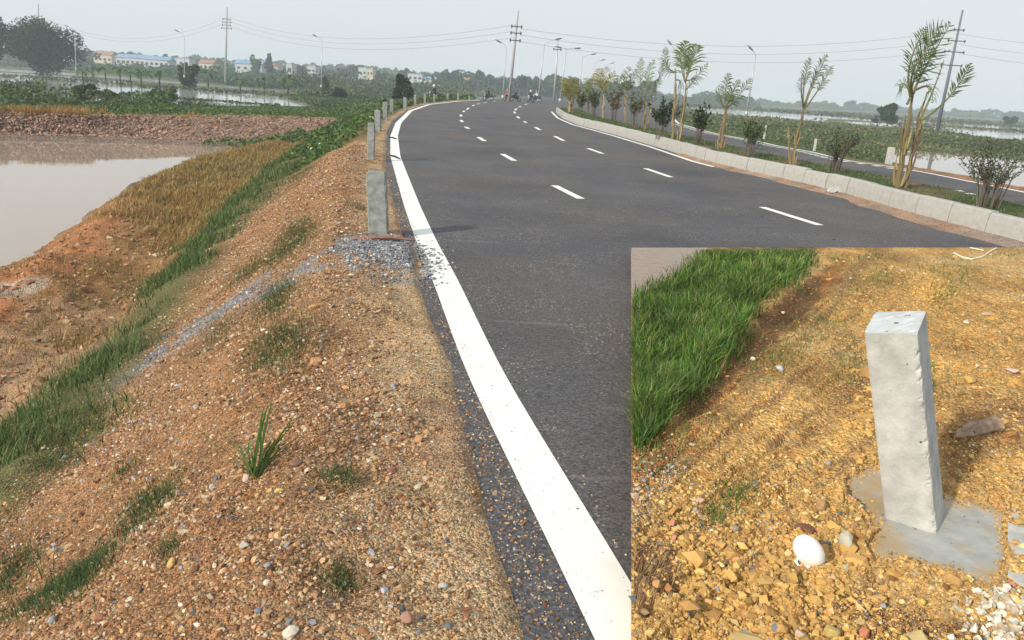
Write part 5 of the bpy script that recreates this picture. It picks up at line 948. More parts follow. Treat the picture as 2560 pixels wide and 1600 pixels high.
# litter by the kerb
p = at(2100, 482, .03); mb = MB(); r = np.random.default_rng(5)
g = np.linspace(0, 1, 9); V = []
for a in g:
    for b_ in g: V.append([(a - .5) * .6 + r.normal(0, .02), (b_ - .5) * .4 + r.normal(0, .02), .02 + .17 * math.sin(math.pi * a) * math.sin(math.pi * b_) + r.normal(0, .025)])
V = np.array(V); Q = [[i * 9 + j, i * 9 + j + 1, (i + 1) * 9 + j + 1, (i + 1) * 9 + j] for i in range(8) for j in range(8)]; mb.add(V, Q); o = mb.build('plastic_bag', M['plastic']); o.location = Vector([float(v) for v in p]); tag(o, 'crumpled translucent plastic bag lying against the kerb', 'plastic bag')
rock('brick_scrap', at(1828, 424, .01), .09, (.3, .15, .09), 'brown brick scrap on the asphalt near the kerb', 'rubble', (1.6, .6, .4), .5, 77)
rock('rock', at(2084, 600, .0), .022, (.03, .03, .035), 'single black pebble on the dark asphalt', seed=78)

# ------------------------------------------------------------------ riders on motorcycles
def wheel(mb, c, r_, wd=.05):
    th = np.linspace(0, 2 * math.pi, 19); P = np.stack([c[0] + r_ * np.cos(th), np.full(19, c[1]), c[2] + r_ * np.sin(th)], -1); mb.tube(P, wd, 6, caps=False)
def body_mesh(name, mats, parent=None):
    J = {'pelvis': (-.12, 0, .86, .15), 'belly': (-.08, 0, 1.02, .14), 'chest': (0, 0, 1.22, .16), 'neck': (.05, 0, 1.40, .06), 'head0': (.07, 0, 1.48, .085), 'head1': (.08, 0, 1.58, .10), 'head2': (.08, 0, 1.66, .07)}
    E = [('pelvis', 'belly'), ('belly', 'chest'), ('chest', 'neck'), ('neck', 'head0'), ('head0', 'head1'), ('head1', 'head2')]
    for s, n_ in ((-1, 'l'), (1, 'r')):
        J.update({'sh' + n_: (.0, s * .19, 1.34, .065), 'el' + n_: (.16, s * .26, 1.12, .05), 'wr' + n_: (.36, s * .27, 1.06, .035), 'ha' + n_: (.44, s * .27, 1.06, .04), 'hip' + n_: (-.08, s * .1, .84, .10), 'kn' + n_: (.26, s * .17, .76, .075), 'an' + n_: (.16, s * .18, .36, .05), 'to' + n_: (.32, s * .18, .31, .04)})
        E += [('chest', 'sh' + n_), ('sh' + n_, 'el' + n_), ('el' + n_, 'wr' + n_), ('wr' + n_, 'ha' + n_), ('pelvis', 'hip' + n_), ('hip' + n_, 'kn' + n_), ('kn' + n_, 'an' + n_), ('an' + n_, 'to' + n_)]
    ks = list(J); me = bpy.data.meshes.new(name); me.from_pydata([J[k][:3] for k in ks], [(ks.index(a), ks.index(b)) for a, b in E], []); o = bpy.data.objects.new(name, me); COL.objects.link(o)
    md = o.modifiers.new('skin', 'SKIN'); 
    for i, k in enumerate(ks): me.skin_vertices[0].data[i].radius = (J[k][3],) * 2; me.skin_vertices[0].data[i].use_root = (k == 'pelvis')
    sb = o.modifiers.new('sub', 'SUBSURF'); sb.levels = sb.render_levels = 1
    dg = bpy.context.evaluated_depsgraph_get(); dg.update(); m2 = bpy.data.meshes.new_from_object(o.evaluated_get(dg)); o.modifiers.clear(); o.data = m2
    for m_ in mats: m2.materials.append(m_)
    for p_ in m2.polygons:
        c_ = p_.center; p_.use_smooth = True; p_.material_index = 0 if (c_.z > 1.4 or (c_.x > .34 and c_.z > .95)) else (1 if c_.z > .92 or (c_.z > .8 and c_.x > .4) else 2)
    return o
def motorcycle(P, rz, paint, top, legs, helmet, l1, l2, scale=1.):
    root = empty('motorcycle', P, rz); root.scale = (scale,) * 3; tag(root, l1, 'motorcycle', 'motorcycles on the road')
    for x in (-.6, .62):
        m = MB(); wheel(m, (x, 0, .29), .25, .045); w_ = m.build('wheel', M['rubber'], root, True); h = MB(); h.tube([(x, -.04, .29), (x, .04, .29)], .07, 8); [h.tube([(x, 0, .29), (x + .24 * math.cos(a), 0, .29 + .24 * math.sin(a))], .008, 4) for a in np.arange(6) * 1.047]; h.build('hub', M['steel'], w_)
    m = MB(); m.tube([(-.78, 0, .66), (-.5, 0, .68), (-.15, 0, .6), (.05, 0, .42), (.3, 0, .45), (.42, 0, .8), (.45, 0, .95)], [.06, .13, .13, .14, .14, .13, .08], 10); m.build('body', M[paint], root, True)
    m = MB(); m.tube([(-.72, 0, .76), (-.4, 0, .78), (-.05, 0, .74)], [.07, .12, .10], 8); m.build('seat', M['rubber'], root, True)
    m = MB(); m.tube([(.62, .06, .29), (.45, .06, .9)], .022, 6); m.tube([(.62, -.06, .29), (.45, -.06, .9)], .022, 6); m.build('fork', M['steel'], root)
    m = MB(); m.tube([(.36, -.32, 1.03), (.46, -.15, 1.0), (.46, .15, 1.0), (.36, .32, 1.03)], .016, 6); m.build('handlebar', M['dark'], root)
    m = MB(); m.tube([(.48, 0, .92), (.56, 0, .9), (.58, 0, .9)], [.09, .08, .04], 10); m.build('headlight', M['whitecloth'], root, True)
    m = MB(); m.tube([(-.1, .12, .3), (-.5, .14, .34), (-.85, .15, .42)], [.03, .04, .05], 7); m.build('exhaust', M['steel'], root, True)
    pe = body_mesh('person', [M['skin'], M[top], M[legs]]); pe.location = Vector([float(v) for v in P]); pe.rotation_euler = (0, 0, rz); pe.scale = (scale,) * 3; tag(pe, l2, 'person')
    bm = bmesh.new(); bmesh.ops.create_uvsphere(bm, u_segments=14, v_segments=9, radius=.145); [setattr(v.co, 'z', max(v.co.z, -.06)) for v in bm.verts]; me = bpy.data.meshes.new('helmet'); bm.to_mesh(me); bm.free(); me.materials.append(M[helmet]); h = bpy.data.objects.new('helmet', me); COL.objects.link(h); h.parent = pe; h.location = (.08, 0, 1.60)
mc = [((1220, 252), 2.6, 'blackpaint', 'darkcloth', 'navy', 'dark', 'black motorcycle farthest left of the riders', 'rider in dark clothes on the leftmost motorcycle'), ((1268, 253), 2.2, 'redpaint', 'redcloth', 'darkcloth', 'greypaint', 'red motorcycle just left of the centre pole', 'rider in a red top beside the centre pole'),
      ((1288, 253.5), .5, 'blackpaint', 'navy', 'darkcloth', 'dark', 'dark motorcycle just right of the centre pole', 'rider in navy right of the centre pole'), ((1326, 256.5), -2.2, 'greypaint', 'darkcloth', 'navy', 'whitecloth', 'grey motorcycle nearest the kerb tip', 'rider with a white helmet nearest the kerb tip'), ((1341, 255.5), 2.7, 'blackpaint', 'whitecloth', 'navy', 'greypaint', 'black motorcycle right of the white helmeted rider', 'rider in a pale shirt right of the white helmeted rider'),
      ((1632, 257), -1.6, 'blackpaint', 'navy', 'darkcloth', 'whitecloth', 'lone motorcycle with bright headlight on the far carriageway', 'rider coming head on along the far carriageway')]
for q, rz, a, b_, c_, d_, l1, l2 in mc: motorcycle(at(*q, .0), rz, a, b_, c_, d_, l1, l2, .95)
motorcycle(np.array([*atY(1086, 252, 86)[:2], -.02]), 2.9, 'blackpaint', 'navy', 'darkcloth', 'whitecloth', 'motorcycle beyond the ninth guard post', 'roadside rider with pale helmet behind the guard posts')
pq = at(2187, 312, ZF + .2); motorcycle(np.array([pq[0], pq[1], ZF + .15]), .3, 'blackpaint', 'navy', 'darkcloth', 'bluecloth', 'dark motorcycle beside the pond left of the leaning tree', 'rider in navy beside the pond left of the leaning tree', 1.6)

# ------------------------------------------------------------------ the earth bed with the large marker post (lower right)
ZB = .14
IX0, IX1, IY0, IY1 = 1578., 2620., 618., 1680.
iu = np.linspace(IX0, IX1, 560); iv = np.linspace(IY0, IY1, 600); PU, PV = np.meshgrid(iu, iv); PB_ = at(PU, PV, ZB); BXx, BYy = PB_[..., 0], PB_[..., 1]
def poly_mask(poly, u, v, soft=0):
    poly = np.array(poly, float); ins = np.zeros(u.shape, bool); dmin = np.full(u.shape, 1e9)
    for (ax, ay), (bx, by) in zip(poly, np.roll(poly, -1, 0)):
        ins ^= ((ay > v) != (by > v)) & (u < (bx - ax) * (v - ay) / (by - ay + 1e-9) + ax)
        t = np.clip(((u - ax) * (bx - ax) + (v - ay) * (by - ay)) / ((bx - ax) ** 2 + (by - ay) ** 2 + 1e-9), 0, 1); dmin = np.minimum(dmin, np.hypot(u - ax - t * (bx - ax), v - ay - t * (by - ay)))
    sd_ = np.where(ins, dmin, -dmin); return sst(-soft - .01, soft + .01, sd_)
P_WATER = [(1560, 600), (1775, 600), (1775, 618), (1740, 650), (1690, 690), (1640, 722), (1578, 752), (1560, 760)]
P_GRASS = [(1578, 752), (1640, 722), (1690, 690), (1740, 650), (1785, 618), (2040, 618), (2010, 690), (1930, 720), (1860, 790), (1830, 880), (1760, 930), (1700, 1010), (1650, 1080), (1578, 1130)]
P_SLAB = [(2110, 1205), (2170, 1165), (2230, 1160), (2380, 1240), (2440, 1250), (2510, 1275), (2512, 1380), (2500, 1468), (2440, 1460), (2360, 1425), (2250, 1405), (2190, 1412), (2160, 1370), (2200, 1310), (2120, 1250)]
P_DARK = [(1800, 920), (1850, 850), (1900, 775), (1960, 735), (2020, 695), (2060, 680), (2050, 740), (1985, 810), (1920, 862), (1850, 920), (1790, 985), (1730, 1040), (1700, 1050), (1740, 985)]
P_RED = [(1990, 770), (2030, 690), (2090, 650), (2120, 640), (2100, 700), (2040, 760), (1980, 820), (1900, 870), (1880, 850)]
def relief(u, v, x, y):
    e = sst(0, 45, u - IX0) * sst(0, 70, v - IY0)
    slope = sst(-250, 150, (v - 620) + (u - 1578) * .85 - 900)      # 0 on the grass side, 1 on the soil side
    r_ = .07 * fbm(x * 1.3, y * 1.3, 3, 91) + (.035 * fbm(x * 7, y * 7, 3, 92) + .022 * fbm(x * 22, y * 22, 2, 93)) * (.3 + slope)
    c_ = (u * .6 + v * .8); a_ = (u * .8 - v * .6); diag = sst(2250, 2050, u + (v - 900) * .4); rid = .05 * fbm(c_ / 34, a_ / 260, 3, 94) + .02 * fbm(c_ / 11, a_ / 80, 2, 99)
    hollow = poly_mask(P_DARK, u, v, 35); slab = np.zeros_like(u)
    r_ = r_ + rid * diag - .06 * hollow + .035 * sst(1250, 1500, v) * fbm(x * 12, y * 12, 3, 100)
    r_ = np.clip(r_, -.11, .2)
    return e * r_, slab
nI = fbm(BXx * 1.6, BYy * 1.6, 4, 95); nJ = fbm(BXx * 6, BYy * 6, 3, 96)
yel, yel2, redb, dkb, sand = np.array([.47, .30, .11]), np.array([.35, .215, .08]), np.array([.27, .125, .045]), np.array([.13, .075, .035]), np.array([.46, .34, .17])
ic = blend(np.broadcast_to(yel, PU.shape + (3,)), yel2, sst(-.2, .4, nI)); ic = blend(ic, sand, sst(0, .4, fbm(BXx * .9, BYy * .9, 3, 97)) * .6)
cc_ = (PU * .6 + PV * .8); aa_ = (PU * .8 - PV * .6); ic = blend(ic, np.array([.27, .165, .075]), .75 * sst(0, .35, fbm(cc_ / 28, aa_ / 240, 4, 103)) * sst(2350, 2150, PU)); ic = blend(ic, np.array([.27, .13, .055]), poly_mask([(1560, 1080), (1700, 985), (1800, 900), (1880, 850), (1930, 880), (1780, 1040), (1660, 1190), (1560, 1270)], PU + nJ * 25, PV + nI * 30, 45))
ic = blend(ic, dkb * 1.6, .75 * poly_mask([(2340, 1060), (2420, 1010), (2560, 980), (2620, 980), (2620, 1110), (2500, 1120), (2430, 1240), (2370, 1230)], PU + nJ * 20, PV + nI * 25, 25))  # cast shadow right of the post, around the log, painted into the soil colour
ic = blend(ic, np.array([.17, .10, .055]), .95 * poly_mask([(1990, 1500), (2150, 1490), (2330, 1540), (2480, 1600), (2480, 1700), (1990, 1700)], PU + nJ * 25, PV + nI * 30, 30))
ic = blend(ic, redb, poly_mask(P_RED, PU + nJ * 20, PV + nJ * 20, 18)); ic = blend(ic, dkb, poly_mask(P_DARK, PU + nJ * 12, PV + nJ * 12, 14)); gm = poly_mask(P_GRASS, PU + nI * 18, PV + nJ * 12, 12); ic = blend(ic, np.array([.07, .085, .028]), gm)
slabm = poly_mask(P_SLAB, PU + nJ * 9, PV + nJ * 9, 6); wat = poly_mask(P_WATER, PU, PV, 6)
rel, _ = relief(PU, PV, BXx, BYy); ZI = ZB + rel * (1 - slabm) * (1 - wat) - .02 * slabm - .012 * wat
X_ = BXx.copy(); Y_ = BYy.copy()
nr, nc = X_.shape; V = np.stack([X_, Y_, ZI], -1).reshape(-1, 3); idx = np.arange(nr * nc).reshape(nr, nc)
Q = [np.stack([idx[:-1, :-1], idx[1:, :-1], idx[1:, 1:], idx[:-1, 1:]], -1).reshape(-1, 4)]
Cc = V[:, :2].mean(0)
def skirt(line, flip):
    global V
    b0 = len(V); W2 = V[line].copy(); W2[:, 2] = .002; W2[:, :2] += (Cc - W2[:, :2]) * .012; V = np.vstack([V, W2]); n_ = len(line); i_ = np.arange(n_ - 1); q_ = np.stack([line[:-1], line[1:], b0 + i_ + 1, b0 + i_], -1); return q_[:, ::-1] if flip else q_
Q += [skirt(idx[:, 0], True), skirt(idx[0, :], False), skirt(idx[-1, :], True), skirt(idx[:, -1], False)]
cI = ic.reshape(-1, 3); cI = np.vstack([cI, np.tile([.3, .2, .1], (len(V) - len(cI), 1))])
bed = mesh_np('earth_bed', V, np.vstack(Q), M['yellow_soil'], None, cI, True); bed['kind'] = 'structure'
def hI(u, v):
    P = at(u, v, ZB); r_, _ = relief(u, v, P[..., 0], P[..., 1]); nj = fbm(P[..., 0] * 6, P[..., 1] * 6, 3, 96); sm = poly_mask(P_SLAB, u + nj * 9, v + nj * 9, 6); P = P.copy(); P[..., 2] = ZB + r_ * (1 - sm) - .02 * sm; return P, sm
def sheet_px(name, poly, z, mat, top=None):
    o = flat_poly(name, poly, z, mat); return o
sheet_px('stream', [(1579, 619), (1772, 619), (1740, 648), (1690, 688), (1640, 720), (1579, 750)], ZB + .004, M['muddy'])
# concrete footing slab round the post: thick plate with a ragged outline and a crack
Pp = np.array([at(x, y, ZB) for x, y in P_SLAB]); s0 = []
for a, b_ in zip(Pp, np.roll(Pp, -1, 0)):
    for t in np.linspace(0, 1, 7)[:-1]: q_ = a + (b_ - a) * t; s0.append(q_[:2] + rng.normal(0, .008, 2))
s0 = np.array(s0); n_ = len(s0); ctr = s0.mean(0)
bm = bmesh.new(); tp = [bm.verts.new((x, y, ZB - .002)) for x, y in s0]; bt = [bm.verts.new((x, y, ZB - .05)) for x, y in s0]; f = bm.faces.new(tp); bm.normal_update()
if f.normal.z < 0: f.normal_flip()
for i in range(n_): bm.faces.new((tp[i], tp[(i + 1) % n_], bt[(i + 1) % n_], bt[i]))
bmesh.ops.recalc_face_normals(bm, faces=bm.faces[:]); bmesh.ops.triangulate(bm, faces=[f_ for f_ in bm.faces if len(f_.verts) > 4]); me = bpy.data.meshes.new('footing_slab'); bm.to_mesh(me); bm.free(); me.materials.append(M['concrete_slab']); o = bpy.data.objects.new('footing_slab', me); COL.objects.link(o); tag(o, 'grey concrete footing slab under the large marker post', 'slab')
# second slab piece right of the joint
flat = [(2519, 1270), (2620, 1290), (2620, 1500), (2519, 1440)]; Pq = [at(x, y, ZB) for x, y in flat]; bm = bmesh.new(); tp = [bm.verts.new((p_[0], p_[1], ZB + .004)) for p_ in Pq]; f = bm.faces.new(tp); bmesh.ops.subdivide_edges(bm, edges=bm.edges[:], cuts=5, use_grid_fill=True); bm.normal_update()
if bm.faces[:][0].normal.z < 0: bmesh.ops.reverse_faces(bm, faces=bm.faces[:])
r_ = bmesh.ops.extrude_face_region(bm, geom=bm.faces[:]); [setattr(v.co, 'z', v.co.z - .05) for v in r_['geom'] if isinstance(v, bmesh.types.BMVert)]; bmesh.ops.recalc_face_normals(bm, faces=bm.faces[:])
me = bpy.data.meshes.new('footing_slab'); bm.to_mesh(me); bm.free(); me.materials.append(M['concrete_warm']); o = bpy.data.objects.new('footing_slab', me); COL.objects.link(o); tag(o, 'tan concrete slab piece at the right picture edge, past the joint', 'slab')
# the post itself: square, slightly tapering, leaning to the left
bx, by, L_, ha, hb_, yaw, tx, ty, tp_ = 1.994, 3.2597, 1.0065, 0.1074, 0.127, -0.5684, -0.312, -0.018, 0.9848
ax = np.array([tx, ty, 1.]); ax /= np.linalg.norm(ax); Xv = np.array([math.cos(yaw), math.sin(yaw), 0]); Xv -= ax * (Xv @ ax); Xv /= np.linalg.norm(Xv); Yv = np.cross(ax, Xv); Bp = np.array([bx, by, ZB])
r = np.random.default_rng(3); nzp, ne = 110, 14; V = []; cv = []
edge = np.linspace(-1, 1, ne + 1)[:-1]; edge = np.array([-1, -.97, -.9, -.75, -.4, 0, .4, .75, .9, .97]); ring = [(e_, -1) for e_ in edge] + [(1, e_) for e_ in edge] + [(-e_, 1) for e_ in edge] + [(-1, -e_) for e_ in edge]
for i in range(nzp):
    t = -.12 + 1.12 * i / (nzp - 1); s = 1 + (tp_ - 1) * max(t, 0)
    for (u_, w_) in ring:
        cn = min(abs(u_), abs(w_)); k = 1 - .03 * sst(.86, 1, cn) - (.13 * max(0, float(fbm(np.array(t * 40), np.array(u_ * 3 + w_ * 7), 3, 7))) * sst(.7, 1, cn) if (u_ > .6 and w_ < -.6) else 0)
        V.append(Bp + ax * L_ * t + Xv * ha * u_ * s * k + Yv * hb_ * w_ * s * k )
m_ = len(ring); V = np.array(V); Q = [[i * m_ + j, i * m_ + (j + 1) % m_, (i + 1) * m_ + (j + 1) % m_, (i + 1) * m_ + j] for i in range(nzp - 1) for j in range(m_)]
root = empty('marker_post', Bp); tag(root, 'large pale concrete marker post leaning left in the yellow earth', 'post'); inv = Matrix.Translation(-Vector(Bp))
mesh_np('shaft', V, np.array(Q), M['concrete_warm'], root).matrix_parent_inverse = inv
gt_ = np.linspace(-1, 1, 10); V = []
for a in gt_:
    for b_ in gt_:
        cn = min(abs(a), abs(b_)); V.append(Bp + ax * (L_ - .0005 + .002 * r.normal() * (abs(a) < .9 and abs(b_) < .9)) + Xv * ha * a * tp_ * (1 - .04 * sst(.8, 1, cn)) + Yv * hb_ * b_ * tp_ * (1 - .04 * sst(.8, 1, cn)))
Q = [[i * 10 + j, (i + 1) * 10 + j, (i + 1) * 10 + j + 1, i * 10 + j + 1] for i in range(9) for j in range(9)]
mesh_np('cap', np.array(V), np.array(Q), M['concrete_pale'], root).matrix_parent_inverse = inv
for q_, s_z in (((.05, -.1), .011), ((.35, .55), .013), ((-.15, -.85), .006), ((.75, -.85), .012)):
    c_ = Bp + ax * (L_ + .001) + Xv * ha * q_[0] + Yv * hb_ * q_[1]; V2 = [c_ + Xv * s_z * math.cos(a) + Yv * s_z * .6 * math.sin(a) for a in np.arange(7) * .898]; bm = bmesh.new(); bm.faces.new([bm.verts.new(v) for v in V2]); me = bpy.data.meshes.new('pit'); bm.to_mesh(me); bm.free(); me.materials.append(M['dark'] if q_ != (.75, -.85) else M['white']); o = bpy.data.objects.new('pit', me); COL.objects.link(o); o.parent = root; o.matrix_parent_inverse = inv

# tall bright grass
n = 60000; q = np.stack([rng.uniform(1579, 2050, n), rng.uniform(625, 1180, n)], 1); gq = at(q[:, 0], q[:, 1], ZB); gn = fbm(gq[:, 0] * 3, gq[:, 1] * 3, 3, 88); gmk = poly_mask(P_GRASS, q[:, 0] + rng.normal(0, 16, n) + gn * 35, q[:, 1] + rng.normal(0, 14, n), 22) > .25 + .6 * rng.random(n); q = q[gmk & (q[:, 1] > -.755 * (q[:, 0] - 1578) + 742)]; q = q[q[:, 1] > 628 + np.abs(rng.normal(0, 3, len(q)))]; q = q[q[:, 0] > 1583]
P, _ = hI(q[:, 0], q[:, 1]); n = len(P); hgt = rng.uniform(.04, .17, n) * (.55 + .8 * vnoise(P[:, 0] * 4, P[:, 1] * 4, 8)); dpx = (q[:, 1] - 621) * P[:, 1] / F; hgt = np.minimum(hgt, np.maximum(.012, dpx * .95))
V, Fc, cc = blades(P, hgt, .0035 + .0009 * P[:, 1], jcol(pick([(.11, .21, .03), (.07, .145, .025), (.20, .30, .06), (.04, .085, .018), (.28, .26, .11)], [5, 5, 3, 5, 1.6], n) * (.65 + .7 * vnoise(P[:, 0] * 2.5, P[:, 1] * 2.5, 9))[:, None], n, .25), 1.15, 3)
kx = V[:, 0]; tag(mesh_np('lush_grass', V, Fc, M['leaf'], None, cc), 'tall bright green grass between the muddy stream and the yellow earth', 'grass', kind='stuff')
# sparse grass over the yellow soil
spots = [((2060, 790), 45, 28), ((2000, 840), 45, 25), ((2120, 730), 40, 22), ((2210, 700), 30, 18), ((2340, 680), 45, 22), ((2400, 700), 35, 22), ((1960, 880), 30, 22), ((2180, 640), 40, 12), ((2100, 650), 40, 18), ((1850, 1230), 26, 20), ((1800, 1270), 24, 20), ((1880, 920), 40, 30), ((2350, 750), 22, 14), ((2130, 920), 40, 30), ((1700, 1080), 60, 40), ((1620, 1150), 40, 30), ((2500, 630), 40, 8), ((2325, 960), 6, 30)]
q = np.vstack([np.stack([rng.normal(c_[0], a_, 170), rng.normal(c_[1], b_, 170)], 1) for c_, a_, b_ in spots]); q = q[(q[:, 0] > 1590) & (q[:, 1] > 634)]; P, _ = hI(q[:, 0], q[:, 1]); n = len(P)
V, Fc, cc = blades(P, rng.uniform(.02, .07, n), .003 + .0007 * P[:, 1], jcol(pick([(.09, .17, .03), (.13, .18, .05), (.2, .2, .08)], [4, 3, 2], n), n, .22), .9, 2); tag(mesh_np('sparse_grass', V, Fc, M['leaf'], None, cc), 'thin scattered grass growing on the yellow earth', 'grass', kind='stuff')
q = np.array([[1590, 1640]])
# pebbles and clods
n = 40000; q = np.stack([rng.uniform(1581, 2600, n), 620 + 1040 * rng.random(n) ** .85], 1); g_ = poly_mask(P_GRASS, q[:, 0], q[:, 1], 10); wq = poly_mask(P_WATER, q[:, 0], q[:, 1], 8)
P, sm = hI(q[:, 0], q[:, 1]); dens = (.35 + .65 * sst(1050, 1300, q[:, 1] + .25 * (q[:, 0] - 1578))) * (.15 + .85 * sst(-.2, .35, fbm(P[:, 0] * 1.8, P[:, 1] * 1.8, 3, 98))); dk_ = poly_mask(P_DARK, q[:, 0], q[:, 1], 14); k = (rng.random(n) < (1 - dk_ * .8) * (1 - g_ * .95) * (1 - wq) * (1 - sm * .985) * dens); q, P = q[k], P[k]; n = len(P)
sz = np.exp(rng.normal(math.log(.0038), .5, n)) * (.6 + .17 * P[:, 1]); sz = np.where(P[:, 1] < 3.4, sz * rng.choice([1, 2.0], n, p=[.88, .12]), sz); sz = np.minimum(sz, .03); sz = np.minimum(sz, .002 + (q[:, 1] - 618) * P[:, 1] / F * .25 + .001)
base = pick([(.54, .34, .115), (.44, .265, .09), (.58, .42, .19), (.34, .17, .06), (.5, .45, .38), (.13, .15, .17), (.45, .22, .12), (.28, .28, .28)], [26, 24, 14, 9, 2, 2, 3, 2], n); grey = poly_mask([(1578, 1180), (1760, 1050), (1800, 1100), (1578, 1320)], q[:, 0], q[:, 1], 30) > rng.random(n) * 1.4; base[grey] = pick([(.33, .3, .27), (.45, .36, .25), (.2, .2, .22)], [3, 4, 2], grey.sum())
V, Fc, cc = scatter_stones(P, sz, jcol(base, n, .18, .04), .65); tag(mesh_np('pebbles', V, Fc, M['stone'], None, cc), 'yellow pebbles and crumbs strewn over the earth bed', 'gravel', kind='stuff')
n = 3600; q = np.concatenate([np.stack([rng.uniform(1700, 2140, n // 2), rng.uniform(1330, 1640, n // 2)], 1), np.stack([rng.uniform(2140, 2290, n // 4), rng.uniform(690, 1200, n // 4)], 1), np.stack([rng.normal(2330, 25, n // 4), rng.normal(735, 18, n // 4)], 1)]); P, sm = hI(q[:, 0], q[:, 1]); P = P[sm < .1]; n = len(P)
V, Fc, cc = scatter_stones(P, np.exp(rng.normal(math.log(.009), .5, n)), jcol(pick([(.50, .31, .10), (.42, .25, .085)], [3, 2], n), n, .12, .03), .8, .3); tag(mesh_np('earth_clods', V, Fc, M['stone'], None, cc), 'lumpy ochre earth clods around the large marker post', 'earth', kind='stuff')
n = 60000; q = np.stack([rng.uniform(1581, 2600, n), 622 + 1040 * rng.random(n) ** .8], 1); g_ = poly_mask(P_GRASS, q[:, 0], q[:, 1], 10); wq = poly_mask(P_WATER, q[:, 0], q[:, 1], 8); P, sm = hI(q[:, 0], q[:, 1]); k = rng.random(n) < (1 - .75 * poly_mask(P_DARK, q[:, 0], q[:, 1], 14)) * (1 - g_) * (1 - wq) * (1 - sm * .96) * sst(-.5, .2, fbm(P[:, 0] * 3, P[:, 1] * 3, 3, 102)); q, P = q[k], P[k]; n = len(P)
V, Fc, cc = scatter_stones(P, np.minimum(rng.uniform(.0012, .0034, n) * (.5 + .2 * P[:, 1]), .009), jcol(pick([(.52, .33, .11), (.43, .26, .085), (.31, .18, .07), (.55, .40, .18)], [4, 3, 2, 2], n), n, .15, .04), .9, .3); tag(mesh_np('soil_crumbs', V, Fc, M['stone'], None, cc), 'fine ochre soil crumbs over the slope of the earth bed', 'earth', kind='stuff')
ctr2 = np.array([P_SLAB]).reshape(-1, 2); k_ = rng.integers(0, len(ctr2), 2600); t_ = rng.random(2600)[:, None]; q = ctr2[k_] * (1 - t_) + np.roll(ctr2, -1, 0)[k_] * t_ + rng.normal(0, 11, (2600, 2)); q = q[(q[:, 1] > 1150)]; P, sm = hI(q[:, 0], q[:, 1]); P[:, 2] = np.maximum(P[:, 2], ZB - .003); n = len(P)
V, Fc, cc = scatter_stones(P, rng.uniform(.003, .010, n), jcol(pick([(.50, .31, .11), (.40, .25, .10), (.3, .2, .1)], [4, 3, 2], n), n, .15, .04), .6, .3); tag(mesh_np('soil_crumbs', V, Fc, M['stone'], None, cc), 'soil crumbs burying the rim of the footing slab', 'earth', kind='stuff')
# white gravel in the corner
n = 190; q = np.stack([rng.normal(2500, 60, n), rng.normal(1545, 34, n)], 1); q = q[(q[:, 1] - 1470 > (2520 - q[:, 0]) * .35)]; P, sm = hI(q[:, 0], q[:, 1]); n = len(P)
V, Fc, cc = scatter_stones(P, rng.uniform(.008, .02, n), jcol(pick([(.6, .56, .47), (.4, .33, .24)], [3, 2], n), n, .08, .02), .85, .1); tag(mesh_np('white_gravel', V, Fc, M['stone'], None, cc), 'white stone bits heaped in the lower right corner', 'gravel', kind='stuff')
# named stones on the bed
IR = [((2110, 1375), .040, (.42, .40, .33), 'pale pointed stone left of the large post foot', (.8, .8, 1.1)), ((2010, 1330), .045, (.17, .08, .05), 'flat brown stone behind the white shell', (1.1, 1, .35)), ((2048, 1283), .040, (.35, .21, .10), 'brown block above the flat brown stone', (.8, .8, .9)), ((2040, 1310), .014, (.1, .11, .12), 'small black pebble beside the brown block', (1, .8, .6)),
      ((2070, 1365), .022, (.13, .15, .17), 'dark slate chip left of the pale pointed stone', (.5, 1.2, .6)), ((1950, 925), .05, (.48, .50, .50), 'pale grey flat stone on the upper soil slope', (1.5, .6, .4)), ((1883, 887), .025, (.62, .55, .42), 'cream pebble below the dark hollow', (1, 1, .9)), ((1960, 765), .02, (.6, .45, .34), 'pinkish pebble in the dark hollow', (1, 1, .8)),
      ((2400, 1330), .012, (.55, .5, .44), 'tiny pale pebble lying on the footing slab', (1, 1, .6)), ((2505, 1270), .02, (.55, .25, .12), 'orange stone at the corner of the slab joint', (1.2, .8, .6)), ((2475, 1225), .014, (.55, .27, .10), 'orange pebble above the slab joint', (1, 1, .7)), ((2440, 1185), .016, (.45, .3, .1), 'ochre cube stone under the driftwood', (1.3, 1, .8)),
      ((2380, 1475), .04, (.42, .25, .09), 'rounded ochre stone below the slab edge', (1.2, 1, .7)), ((2300, 1520), .02, (.5, .38, .1), 'yellow block near the bottom edge', (1, .9, .8)), ((2300, 1590), .045, (.42, .33, .16), 'large tan stone at the bottom edge', (1.1, 1, .8)), ((2160, 1585), .03, (.5, .2, .1), 'orange red block at the bottom edge', (1, .8, .8)), ((2080, 1580), .035, (.47, .36, .13), 'yellow square stone at the bottom edge', (1, .9, .8)),
      ((1935, 1580), .022, (.15, .17, .19), 'dark grey pebble at the bottom edge', (1, .8, .6)), ((2000, 1590), .03, (.5, .38, .28), 'pale upright stone at the bottom edge', (.7, .7, 1.1)), ((1870, 1590), .05, (.40, .30, .14), 'long tan stone at the bottom edge', (.7, 1.6, .5)), ((1750, 1250), .022, (.55, .34, .25), 'pink stone on the left of the soil slope', (.8, 1.2, .7)), ((2525, 945), .04, (.5, .38, .34), 'pale pink stone near the right edge', (1.4, .9, .6)),
      ((2470, 785), .05, (.4, .32, .22), 'tan slab stone right of the large post top', (1.4, .6, .4)), ((2415, 810), .035, (.6, .5, .34), 'cream stone right of the large post top', (1.2, .8, .6)), ((2530, 1455), .02, (.45, .22, .16), 'reddish pebble beside the white stone bits', (1, 1, .8)), ((2070, 1160), .02, (.3, .28, .24), 'grey pebble near the clods left of the post', (1, 1, .8)), ((2420, 960), .04, (.45, .3, .1), 'big ochre clod right of the large post', (1.2, 1, .8))]
